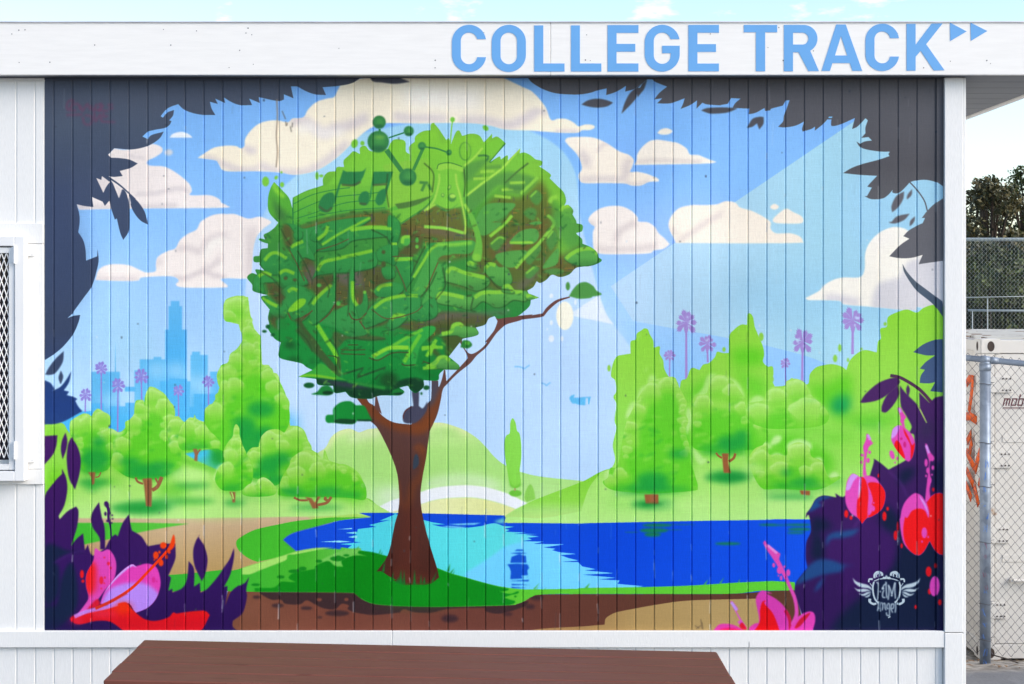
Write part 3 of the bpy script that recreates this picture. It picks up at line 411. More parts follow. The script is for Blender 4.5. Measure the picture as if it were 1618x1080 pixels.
def paint_tree(c):
    # ---- trunk and boughs
    bk = '5a3730'
    trunk = 'M:940 700!,1000 670,1040 730,1100 770,1150 840,1250 900,1400 920!,N:300 740,330 700,335 545!,390 545!,395 600,420 540,440 450!,450 455!,460 550!,620 380,640 340,600 260,550 180!,590 185!,605 250,650 310,700 310,780 250,850 150,890 60,900 0!,N:960 0!,1280 0,N:1000 40,940 80,880 150,800 260,720 330,660 400,560 480,470 570,430 620,410 720,380 840,320 970,O:318 215,300 350,285 460,255 620,240 760,250 900,290 1079!,P:255 60,300 200,330 310,380 470,398 550!,350 590,300 612,200 612,100 614,0 570!,G:1540 570,1480 540,1420 500,1375 500!,1450 400,1490 300,1530 100,1560 0,F:1560 900,1570 800,1560 640,1540 540,1500 430,1450 320,1380 190,1320 130,1290 60,1260 10'
    c.fill(trunk, ('v', 500, '6a4a45', 620, '66443c', 700, '5a3a34', 800, '52302a', 900, '4a241c', 925, '5c2a20'))
    c.fill('N:880 10!,1000 0,1200 -20!,L:920 850,1010 835!,1050 780,1130 720,1240 690!,1245 700!,1150 735,1070 800,1020 860!,900 870,800 890,700 930,660 960!', '6c4640')
    c.fill('L:630 880!,760 870,860 850!,830 890,700 930,640 980,540 1080!,520 1080!,610 960', '6c4640')
    c.clip = c.stencil(trunk)
    c.line('M:960 690,1040 780,1120 850,1250 920,1400 960,1500 940,1560 860', 15, '7c4020', soft=4, alpha=.85)
    c.line('N:400 620,370 740,300 900,150 980', 14, '7c4020', soft=5, alpha=.8)
    c.line('O:330 60,300 180,200 220', 10, '7a4222', soft=5, alpha=.6)
    c.line('O:220 350,270 440,255 600,180 680,150 800,100 900', 12, '6e3a22', soft=5, alpha=.85)
    c.line('O:190 380,230 345,270 400', 9, '7c4222', soft=3, alpha=.8); c.line('F:1550 640,1575 760,1580 860', 7, '6e3a26', soft=3, alpha=.8)
    c.line('N:365 540,350 640,300 740', 16, '4a4a58', soft=4, alpha=.85)
    c.line('P:150 -60,140 200,120 520', 34, '5a2a20', soft=10, alpha=.7); c.line('P:330 300,370 520', 8, '4a2018', soft=3, alpha=.8)
    c.line('P:30 480,100 560,250 590', 16, '66301f', soft=8, alpha=.7); c.line('N:200 1020,160 1079', 30, '54383a', soft=8, alpha=.6)
    c.fill('O:175 540,180 460,200 415,222 440,225 500,200 535', '35404e', 1.2); c.clip = None
    c.fill('N:100 900,90 850,110 800,165 765,180 760!,165 640!,228 640!,225 760!,260 780,300 720!,290 800,230 880,170 910', '46465a', .8)
    c.line('N:95 870,95 840,115 800,165 765', 2, '5a3438'); c.fill('M:1095 685!,1108 680!,1150 830!,1090 780!', '684440')
    # ---- crown ground colours
    c.fill(CROWN, ('v', 200, '7fc23c', 270, '74b83a', 330, '50a03a', 380, '40903c', 470, '34883c', 540, '228638', 600, '107c30', 640, '0a6a2a'))
    c.clip = c.stencil(CROWN)
    def tex(col, m, n):                     # the dry-brush grain of the brown ground
        c.put(m, col, n)
    br, bd, mv = '6a5c2c', '4c4a2a', '6e6468'
    c.fills('J:450 990,560 790,700 760,820 760,900 700,960 620,1000 560,1060 700,1090 850,1130 880,L:1180 250,1300 250,1330 290,1200 340,1200 420,1330 430,1200 520,1000 600,880 660,700 660,560 620,440 400,430 200', br, 5, .68)
    c.fills('I:420 1079,560 960,800 920,1000 880,1200 860,1230 990,1210 1079;I:1250 1079,1300 990,1450 840,1618 780!,J:100 830,300 830,350 1000,450 1079;K:1300 90,1618 90,L:200 130,430 200,430 320,120 390,60 250;L:190 560,450 640,560 560,430 480;L:560 260,800 120,980 60,1100 40,900 300,780 450,600 380;L:1000 440,1300 300,1300 460,1100 520', '6c6030', 4, .8)
    c.fills('K:470 370,560 350,600 500,720 500,1100 430,1220 480,1260 600,1330 680,1080 720,960 780,740 800,640 740,560 640,500 600;K:1230 340,1430 340,1500 180,1300 100,1350 260;K:160 560,260 590,320 700,280 760,200 680;K:300 90,380 100,390 280,330 260;K:800 750,880 780,900 880,1000 900,1050 760,1480 760,1480 850,1380 850,1150 930,1010 980,1000 1040,820 1060,700 1000;K:190 860,330 900,350 960,240 960;K:1000 960,1250 920,1500 880,1618 840!,L:120 820,420 830,600 870,520 940,300 940,100 960,0 1040!,N:-40 60,-250 70,M:1060 180,960 150', '5a5230', 3, .85)
    c.fills('K:500 440,590 440,580 560,520 580;K:770 490,960 470,980 600,900 610,780 560;K:1400 120,1618 120!,L:400 170,430 200,200 170,0 140!;L:600 330,760 190,820 140,840 150,700 290;L:780 600,960 480,970 510,850 620;L:0 870,200 830,420 830,700 810,700 840,430 860,200 880,20 920', mv, 4, .6)
    c.fills('L:0 1000,150 930,460 940,530 920,480 1079,N:480 340,450 240,400 160,340 200,330 300,420 340', '4c5228', 3, .85)
    # dry-brush hatching of the brown ground
    g = np.random.default_rng(5)
    brown = c.stencil('J:450 990,560 790,700 760,820 760,900 700,960 620,1000 560,1060 700,1090 850,1130 880,L:1180 250,1300 250,1330 290,1200 340,1200 420,1330 430,1200 520,1000 600,880 660,700 660,560 620,440 400,430 200', 'I:420 1079,560 960,800 920,1000 880,1200 860,1300 990,1450 840,1618 780!,J:300 830,450 1079,L:430 320,120 390,-50 300,K:1000 100', 'K:470 370,1220 400,1260 600,1480 850,1150 930,1010 1040,700 1000,640 740,500 600', 'K:1000 960,1618 840!,L:600 870,520 940,0 1040!,M:1060 180', 'K:160 560,320 600,330 900,240 960,190 860')
    oc = c.clip; c.clip = brown*oc
    for _ in range(1500):
        x, y = g.uniform(400, 945), g.uniform(300, 570); L = g.uniform(4, 14); h = g.random() < .45
        c.line('@:%f %f,%f %f' % (x, y, x+(L if h else g.uniform(-.6, .6)), y+(g.uniform(-.6, .6) if h else L)), g.uniform(.8, 1.7), ('2e2a18', 'a07c38', '6a5a30', '4c4460')[g.integers(0, 4)], alpha=g.uniform(.25, .65))
    c.clip = oc
    # broad light-to-dark greens
    c.fills('I:800 520,1000 330,1300 280,1500 220,1618 180!,J:150 300,300 240,480 260,560 300,350 500,340 830,100 830,0 830!,I:1450 830,1300 980,1200 850,900 860,800 900,500 980,400 1000,390 780,650 680', ('v', 200, '86cc3a', 290, '76c23e', 350, '4fa93e'), 2)
    c.fills('J:340 490,560 290,700 300,480 500,360 640;J:350 740,660 510,820 380,960 440,860 480,660 660,400 880,360 860', ('v', 215, '7cc83a', 280, '74be3c', 340, '58a840'), 1)
    c.fills('J:860 480,980 440,1080 580,1210 760,1200 840,1120 800,1000 620,820 740,700 660', '80c43c', 6, .9)
    c.fills('J:340 500,480 440,560 440,480 520,360 640;J:360 760,640 560,830 560,960 620,820 730,640 660,500 800,400 880', '4f8c44', 3, .7)
    c.fills('J:1090 800,1150 900,1300 980,1350 1040,L:1300 160,1330 250,1200 330,1130 300,1000 430,1140 260', '5fa63e', 4, .85)
    c.line('L:1210 100,1200 200,1150 330', 16, '7cc23c', soft=7, alpha=.7)
    # sheet music, notes, molecule
    c.fill('I:385 1000!,395 770!,560 700,760 650,960 660,1190 700,1200 870!,1000 890,800 900,600 940,420 1010!', ('v', 290, '72bc3c', 350, '4ea83e'), 1)
    c.lines('I:395 820,560 740,760 695,880 680;I:395 895,600 805,760 760,1000 735,1180 715;I:400 950,560 900,700 850,900 800,1180 790;I:520 940,700 900,900 870,1180 850', 1.6, '3a8c44')
    c.lines('I:392 770,392 880,395 1010', 2, '2f7c40')
    c.lines('I:420 1030,650 950,900 900,1190 870', 5, '4a7a3c', soft=1.5, alpha=.8)
    nt = '2f8046'
    c.fills('I:735 800!,820 530!,850 545!,980 540,1018 510!,985 600,930 660,800 650!,750 820!;I:1040 800!,1078 545!,1250 540!,1190 740!,1160 730!,1200 640!,1070 660!,1060 760!', nt, .8)
    c.fills('I:610 830,650 750,720 720,750 760,730 850,690 890,630 880;I:950 780,980 720,1030 715,1045 760,1030 820,980 830;I:1095 790,1120 720,1170 690,1195 720,1165 810,1120 830', nt, .8)
    c.lines('I:615 840,680 880,725 850;I:810 655,900 660,970 630;I:1075 658,1190 650;I:960 815,1020 820', 3.5, '4a5c3a', soft=1.2, alpha=.8)
    # quiz sheets and flask
    c.fill('I:1160 490!,1250 470,1540 425!,1590 560,1600 700,1580 750!,1280 830!,1200 860!,1190 740!,1250 540!,1175 540!', '84c440', 1)
    c.fill('I:1260 820!,1420 790,1580 748!,1440 860,1290 860!', '4f7a3a', 1); c.fill('I:1220 880!,1440 830,1600 740!,1500 860,1320 980!,1300 960!', '72bc3e', 1)
    c.lines('I:1310 990,1400 930,1520 850,1600 760', 2.5, '4a9040'); c.line('I:1530 870,1618 810', 4, '9ed24c', soft=.8)
    c.lines('I:1470 635,1545 640;I:1520 640,1490 710;I:1545 650,1570 700', 4.5, '4a8a40', soft=.6)
    flask = 'J:110 510!,125 480,220 470,320 500,330 540!,300 545!,300 640,330 760,345 830!,200 860,90 820,20 870!,90 740,115 640,130 545!'
    c.fill(flask, '7cc640', 1); c.fill('J:110 515,125 485,220 475,320 505,330 545,220 520,130 535', '94d048', .8)
    c.lines('J:110 520,130 480,220 468,325 500', 1.6, '4c8a3c'); c.lines('J:270 560,280 650,310 760,350 960,350 1079', 3, 'a4d650', soft=.8); c.lines('J:130 560,125 650,80 800,0 880', 3, 'a0d450', soft=.8)
    c.lines('J:345 820,400 920,460 1079', 4.5, '9ad44a', soft=.8); c.fill('J:95 815,200 870,290 815,240 860,180 880', '4f9a48', 1)
    c.ells('J', [(238, 765, 36, 36), (215, 678, 14, 24, .4), (160, 745, 14, 18)], '4f9040', .6); c.ells('J', [(244, 752, 26, 18), (215, 675, 8, 16, .4), (160, 742, 8, 11)], 'a6da54', .6)
    c.ells('J', [(350, 370, 52, 80)], '55983c', 1.2); c.ells('J', [(352, 368, 44, 72)], '7cc43c', 1)
    c.lines('J:340 495,420 430,500 340', 3.5, 'a2d84c', soft=.8); c.lines('J:460 410,520 405,555 420;J:550 425,530 450', 3, '3f7c40', soft=.5)
    c.lines('J:560 465,620 400,690 310', 3, '2e7038', soft=.8); c.lines('J:360 750,500 640,660 520,760 410,820 345', 3.5, 'a8dc4e', soft=.8)
    c.lines('J:690 640,800 540,890 470', 2.5, '4a7438', soft=.8); c.lines('J:820 730,900 660,970 590', 5, '8ccc44', soft=1.2)
    c.lines('J:520 510,660 500;J:410 600,500 580;J:640 700,820 720', 6, '5e9a40', soft=1.5, alpha=.8); c.lines('J:480 545,600 540;J:420 605,560 600;J:730 640,860 635;J:600 750,740 765;J:660 700,760 690', 4.5, '92cc44', soft=1)
    c.lines('J:720 680,850 685', 5, '4c8440', soft=2)
    c.fills('J:560 900,640 860,720 900,640 980;J:850 900,900 850,960 880,930 960;L:560 250,640 180,700 200,620 300;L:860 330,960 250,1000 290,900 420;L:1040 200,1100 120,1140 200,1080 300;L:1020 470,1120 450,1200 480,1100 510;L:860 500,940 430,980 460,900 540;J:900 760,960 700,1010 760,960 830', '4c9444', 1.6, .8)
    c.lines('J:570 895,640 866,700 890;L:570 245,640 188,690 200;L:870 330,960 258;L:1050 195,1100 130;L:870 495,940 438;J:905 760,960 708', 3, '82c444', soft=.8)
    # green ribbons lying over the brown, lower right
    c.fills('J:520 830,700 810,780 830,660 940,500 1000,430 990;L:430 70,640 60,650 90,520 170,440 140;L:730 230,800 150,880 115,960 120,980 180,930 240,800 245;L:620 330,760 300,880 310,790 430,700 440,620 380;L:1010 440,1140 280,1140 400,1080 440;L:890 70,960 50,1010 60,960 80', '56a24a', 1.2, .95)
    c.lines('L:560 180,680 80,750 0', 5, '8ed044', soft=.8); c.lines('L:780 450,850 370,960 260,1060 140,1110 70,1080 20,1050 0', 5, '86c844', soft=.8); c.lines('L:730 232,930 230', 4, '8ed044', soft=.8)
    c.lines('L:0 95,180 110,340 150', 5, '8ed24a', soft=1)
    c.fills('L:20 400,60 300,100 240,420 215,400 320,240 330,130 360,90 470,30 620,-40 860,140 820,90 750,120 660,170 560,150 470,200 420', '4aa048', 1, .95)
    c.fills('L:-40 900,-100 860,20 620,110 380,30 360,0 420,-120 700,-150 860', '4aa048', 1, .9)
    c.lines('L:-10 380,50 290,100 250,240 250,410 232', 6, '7cc844', soft=1.5); c.lines('L:15 650,60 540,120 400', 1.8, '6a5a34')
    c.fills('L:410 360,440 200,380 0,420 0,490 200,490 370,450 390', '6cb844', 1); c.ell('L', 448, 355, 34, 32, '84ca44', 1.5)
    bush = '5aa64a'; lt = '86ca3e'
    def rim(b, col):                          # dark edge painted behind each ribbon
        o = outline(b); k = c.cover(o+[.9, 1.6], .7); c.put(k, col, .75)
        k = c.cover(o+[-.8, .3], .6); c.put(k, col, .45)
    def under(b, col):                        # deeper green sprayed along its lower side
        old = c.clip; c.clip = old*c.stencil(b); o = outline(b); y0, y1 = o[:, 1].min(), o[:, 1].max()
        c.put(c.cover(np.array([(o[:, 0].min()-4, y0+(y1-y0)*.72), (o[:, 0].max()+4, y0+(y1-y0)*.72), (o[:, 0].max()+4, y1+6), (o[:, 0].min()-4, y1+6)]), max(2.0, (y1-y0)*.14)), col, .6); c.clip = old
    for b, h in [('L:180 560,190 450,230 430,330 470,500 510,560 550,540 600,450 640,330 600,220 570', 'L:195 490,240 450,350 490,520 530'), ('L:510 460,540 410,600 410,640 440,700 440,740 500,750 560,720 590,640 600,560 530', 'L:525 450,560 415,610 425'), ('L:360 420,390 395,430 420,440 450', 'L:370 415,395 402,425 420'),
                 ('L:110 740,120 660,180 650,330 680,420 710,400 800,250 770', 'L:115 710,140 665,230 675,340 700'), ('L:420 790,420 700,470 650,580 635,660 660,700 590,760 640,860 640,890 680,860 730,760 720,680 770,600 780,500 730', 'L:430 700,500 660,620 655,700 650,840 655'), ('L:660 640,670 600,710 588,750 620,770 660,700 660', 'L:680 610,720 600,760 650'), ('L:860 690,920 665,980 700,900 720', 'L:870 690,920 678,970 698'),
                 ('L:1195 365,1240 320,1320 275,1420 270,1480 330,1470 400,1370 430,1260 410', 'L:1210 370,1260 325,1340 290,1440 285,1480 330'), ('L:130 1030,160 1000,230 980,240 930,290 910,340 940,440 960,465 1000,440 1025,330 1040,270 1020', 'L:150 1010,230 990,250 940,300 925,330 945'), ('N:270 440,330 410,380 350,440 335,490 370,560 390,570 430,540 445,400 440', 'N:290 430,370 390,400 350,450 345,490 375')]:
        rim(b, '2c5228'); c.fill(b, bush, .8); under(b, '3a7c3c'); c.line(h, 6, lt, soft=1, alpha=.95)
    c.fill('J:1160 870,1200 830,1250 840,1270 890,1240 920,1170 910', '6cb040', .8); c.line('J:1165 880,1190 845,1240 835', 6, '90d040', soft=1); c.line('J:1170 915,1240 920,1280 980', 5, '80c840', soft=1)
    c.line('J:1070 810,1090 770,1140 755', 7, '90d044', soft=1.5); c.fill('L:1080 0,1300 -30,1330 100,1300 240,1200 250,1160 180', '529a42', 5, .8)
    # left side: cylinders, pods, letters
    g1 = '369246'
    c.fills('I:182 790,200 690,232 634!,300 700,360 775,385 850!,300 960,262 975!,200 890', '56aa38', .8); c.fills('I:220 750,260 820,330 890,350 940,280 970,240 900', '3a6c3c', 4, .8); c.line('I:232 640,250 700,320 760', 7, '84cc3a', soft=2)
    for b, h in [('K:300 60,360 80,420 160,480 140,470 200,560 330,600 300,780 230,860 160,1060 20,760 40,500 110,420 80', ''), ('K:540 200,560 130,660 70,690 80,650 190,600 220', 'K:600 205,670 150,690 90'), ('K:370 270,470 200,530 260,580 380,480 360,420 470,390 360', 'K:375 270,430 240,480 220'), ('K:400 150,470 140,470 190,420 210', ''), ('K:120 400,170 320,260 305,350 350,420 430,460 500,300 500,200 500,130 440', 'K:150 385,200 330,260 320,340 365'),
                 ('K:270 500,320 460,400 470,490 520,515 590,400 600,300 620,290 540', 'K:275 495,330 468,405 495'), ('K:60 620,60 540,110 490,180 490,260 560,200 570,140 580,150 660,90 660', 'K:100 520,150 490,210 510'), ('K:290 650,370 590,460 600,520 640,560 690,520 760,560 800,500 880,430 900,350 830,300 740,330 700', 'K:350 650,390 625,430 640'), ('K:130 700,180 690,230 740,290 780,320 740,350 800,300 880,200 830', 'K:135 700,190 740,260 775'),
                 ('K:560 540,610 440,680 390,900 340,1080 300,1100 430,900 480,740 490,600 510', 'K:600 470,650 400,760 370,920 335,1070 300'), ('K:540 800,580 720,720 600,740 480,760 490,755 640,740 760,640 880,560 930,540 880', 'K:560 760,600 700,720 590'), ('K:865 820,880 470,915 470,915 700,950 760,985 740,1000 650,1025 680,1030 780,1000 860,930 880', 'K:900 560,905 700,940 770'), ('K:1085 640,1130 590,1230 565,1320 590,1330 640,1250 690,1120 690', 'K:1110 640,1150 600,1240 588'),
                 ('K:980 930,1060 770,1200 700,1370 670,1470 680,1475 790,1380 840,1240 870,1100 930,1000 960', 'K:1080 790,1180 720,1330 685,1460 685'), ('K:1190 960,1230 860,1300 840,1370 860,1300 940,1220 970', 'K:1230 890,1270 850,1350 855'), ('K:1255 380,1400 350,1430 500,1500 380,1618 230!,L:30 260,-60 480,-150 620,-160 680!,K:1520 680,1380 670,1310 530', ''), ('K:1380 850,1500 760,1600 700,1618 850,1480 900', ''), ('K:890 130,1050 95,1230 105,1230 170,1080 190,900 215,800 280,600 300,760 200', 'K:880 120,1050 100,1230 105'),
                 ('K:1210 0,1290 40,1310 130,1270 250,1210 250,1200 120', ''), ('K:1110 300,1200 250,1280 250,1290 320,1260 420,1200 400,1120 380', ''), ('K:620 920,740 820,900 760,960 900,1030 1000,900 1040,740 960,640 940', ''), ('K:1150 450,1240 440,1260 520,1180 540', '')]:
        rim(b, '24502a'); c.fill(b, g1, .8, .97); under(b, '2a7a3c')
        if h: c.line(h, 5.5, '7cc434', soft=1.1, alpha=.95)
    c.line('K:640 250,800 150,1050 20', 4, '7ac438', soft=.8); c.line('K:1420 530,1500 400,1560 300,1618 250', 4.5, '80c83c', soft=.8); c.line('K:1260 375,1410 370', 6, '7cc83c', soft=1); c.line('K:890 125,1050 105,1235 115', 5, '7cc83c', soft=1)
    c.ells('K', [(1355, 215, 40, 45), (1450, 210, 14, 24), (1450, 265, 14, 16), (615, 595, 22, 16), (780, 750, 18, 20)], '4fae48', .6); c.line('K:1325 240,1335 190,1390 180', 5, '84cc40', soft=.8); c.line('K:1230 242,1280 242', 4, '80c83c'); c.ells('K', [(1450, 268, 12, 14), (1005, 655, 14, 14)], '70be40', .6)
    c.ells('K', [(330, 535, 18, 16), (410, 550, 18, 14), (1165, 312, 16, 18), (1165, 415, 20, 26)], '4c5a30', .8)
    c.fill('K:355 820,370 780,440 715,500 715,490 760,420 810', '7cc62e', .8); c.lines('K:350 830,400 900,520 840,560 810;K:620 910,700 840,750 760;K:870 830,900 880,960 885,1020 830;K:960 900,1010 970;K:460 900,540 830', 2, '5a4c30')
    c.lines('K:1240 350,1420 345;K:1270 430,1330 560,1360 650;K:590 300,760 250,870 200;K:360 290,420 400,490 560;K:1060 800,1200 880,1420 830,1500 770', 1.8, '5c5432', alpha=.9)
    c.lines('K:420 880,480 980,570 1090,M:640 330,760 470', 11, '42502c', soft=1.2, alpha=.85)
    c.ells('K', [(250, 880, 70, 30), (290, 690, 34, 50), (250, 640, 60, 50), (1140, 560, 60, 40), (690, 560, 60, 40)], '4a4c2c', 4, .6)
    # lower, darker greens with the sprayed letters
    c.fills('M:250 30,400 30,470 130,600 330,700 430,560 450,470 390,300 330,300 200;M:600 60,760 100,900 180,1000 170,1200 180,1400 120,1450 200,1300 330,1600 560,N:300 540,-40 560,M:1150 480,1000 560,800 520,780 460,780 330,700 180', '1a8838', 2, .85)
    c.fills('M:740 130,880 170,1040 160,1180 180,1140 200,1050 200,900 190,840 200,760 270', '4c5630', 1.5, .8)
    c.line('M:600 70,680 200,750 310,780 400', 7, '70c430', soft=1); c.line('M:430 100,560 260,700 400,790 510', 9, '3c5a30', soft=1.6, alpha=.85)
    c.fill('M:440 510!,560 450,640 400,780 510!,860 545!,650 525', '3aa238', .8); c.line('M:450 508,560 500,760 530', 4, '72c02c', soft=1); c.line('M:780 340,790 420,790 500', 5, '3a6a34', soft=1)
    c.lines('M:800 280,900 285,1010 280;M:800 315,900 320,1010 322;M:860 240,950 240', 2, '3c5a2c'); c.lines('M:690 330,770 350,790 440;M:780 340,760 480', 2, '3a5c2c')
    c.lines('M:820 490!,1000 435!,930 522!,1190 430!,1090 535!', 3.2, '24522c', soft=.4)
    c.fill('M:1050 340,1200 260,1480 100,1590 80,1600 130,1480 250,1430 420,1330 410,1400 290,1240 300,1130 370', '30a042', .8)
    c.lines('M:1070 340,1220 265,1380 265', 6, '84cc34', soft=1); c.lines('M:1340 390,1400 280,1480 150', 6, '64c034', soft=1.2); c.lines('M:1240 250,1380 170,1500 110', 5, '62bc36', soft=1); c.lines('M:1500 440,1618 430;M:1490 280,1618 250;M:1560 330,1600 210', 5, '74c436', soft=1)
    c.lines('M:1040 350,1120 370,1240 310,1380 305;M:1320 400,1350 415,1440 410;M:1500 380,1560 400', 2.4, '3c5a2c')
    c.lines('N:0 265,130 262', 5, '84cc34', soft=1); c.lines('N:250 265,330 260,430 262;N:290 340,330 270,375 195', 5, '78c834', soft=1)
    c.ells('M', [(1210, 540, 80, 70), (370, 240, 50, 30), (400, 365, 60, 18), (560, 380, 20, 20)], '1c4a24', 4, .85)
    c.fills('M:590 530,740 545,900 560,1050 590,1230 620,1260 560,1400 520,1500 540,1510 600,1440 650,1380 600,1300 600,1230 660,1050 700,900 690,840 640,750 650,735 590,620 580', '143e26', 1.6, .95)
    c.fills('M:610 535,760 550,950 575,1060 600,900 605,740 580', '3a3c4c', 3, .9); c.line('M:860 545,1000 580,1180 610', 5, '2a8c38', soft=1.5)
    g = np.random.default_rng(21)
    for _ in range(900):                      # small leaf dabs all over the crown
        x, y = g.uniform(395, 945), g.uniform(330, 640); r = g.uniform(1.2, 3.4); k = (y-330)/310
        col = ('2a6a30', '1c5c2c', '4ea844', '6cba3e', '3c4a28')[g.choice(5, p=[.32, .26, .18, .10, .14])]
        c.ell('@', x, y, r*1.6, r*.6, col, .4, g.uniform(.25, .6), g.uniform(-1, 1))
    c.lines('K:290 110,330 190,380 260;K:430 300,500 420,560 560;K:120 480,220 540,290 620;K:640 520,700 620,690 700;K:860 480,870 700,860 860;K:1060 120,1180 180,1230 250;K:1520 260,1440 420,1400 520;K:1480 700,1560 600,1618 480;M:440 120,520 210,560 300;M:700 190,760 260,780 330;M:880 180,1040 200,1180 190;L:160 440,180 600,100 720;L:420 700,400 800,440 820;L:560 540,640 620,760 640;J:340 520,350 640,340 760;J:0 470,80 560,70 720;I:1200 560,1190 700,1210 850', 2.0, '2f4a28', soft=.6, alpha=.75)
    c.clip = None
    # loose leaf puffs outside the crown
    c.ells('M', [(530, 585, 46, 24), (150, 125, 20, 12), (180, 85, 20, 18), (222, 155, 18, 14), (1488, 655, 9, 12), (1530, 605, 26, 20)], '165a2c', .6)
    c.fills('M:550 660,600 640,640 595,700 590,740 640,700 670,620 668', '1e7c36', .6); c.ell('M', 690, 648, 46, 16, '123c22', 1)
    c.fills('M:1230 640,1280 615,1340 640,1300 668,1240 665', '1c7c34', .6); c.fill('M:1240 655,1330 645,1300 668', '123c22', .6)
    c.fill('M:670 880,680 840,735 835!,740 780,800 730,880 720,930 755!,1000 760,1040 830,1070 885!,940 885!,900 915,740 905,690 905', '168a34', .7); c.fill('M:740 890,800 870,920 880,900 912,780 908', '144426', 1.2); c.line('M:940 882,1065 884', 3, '144426', soft=.6)
    c.fills('L:1235 690!,1270 630,1320 580,1380 568,1440 600,1470 640,1515 670,1480 685,1440 690!,1410 705,1320 710,1260 695', '4e9444', .6); c.ell('L', 1226, 603, 18, 36, '4c9040', .6)
    c.fills('N:580 260!,600 205,650 205,680 240,650 268,610 268', '2c7c34', .6); c.ell('N', 640, 225, 22, 16, '56ac3c', 1)
    c.ells('I', [(160, 628, 30, 42), (300, 655, 18, 22), (250, 595, 14, 18, .6), (295, 550, 10, 10), (918, 305, 28, 38, .3), (985, 302, 18, 20), (598, 580, 14, 34), (635, 580, 18, 12)], '7cc83e', .8)
    c.line('J:243 100,232 200,225 300', 2, '86cc48'); c.ell('J', 243, 100, 20, 22, '7ccc44', .6); c.ells('J', [(525, 172, 28, 20, .7)], '78c43c', .6)
    # molecule
    mc = '2c8046'
    c.line('I:1132 180,1132 210', 3.4, mc); c.line('I:1210 255,1340 212', 2.2, mc); c.line('I:1190 360,1320 540', 8, '3a8444', w1=7); c.line('I:1420 530,1500 350', 5, '3f8a44'); c.line('I:1500 330,1618 348,J:200 380', 2.6, '3f8a44')
    for t, x, y, r in [('I', 1128, 122, 56), ('I', 1120, 288, 92), ('I', 1380, 198, 43), ('I', 1372, 590, 74), ('I', 1492, 325, 34), ('J', 212, 380, 24)]:
        c.ell(t, x, y, r, r, '357f45', .8); c.ell(t, x+r*.1, y-r*.1, r*.6, r*.6, '4c9c4c', r*.05, .8); c.ell(t, x, y+r*.62, r*.62, r*.26, '2a6440', r*.03, .8)
    c.ell('I', 1130, 250, 50, 16, '74b44c', 2, .8)
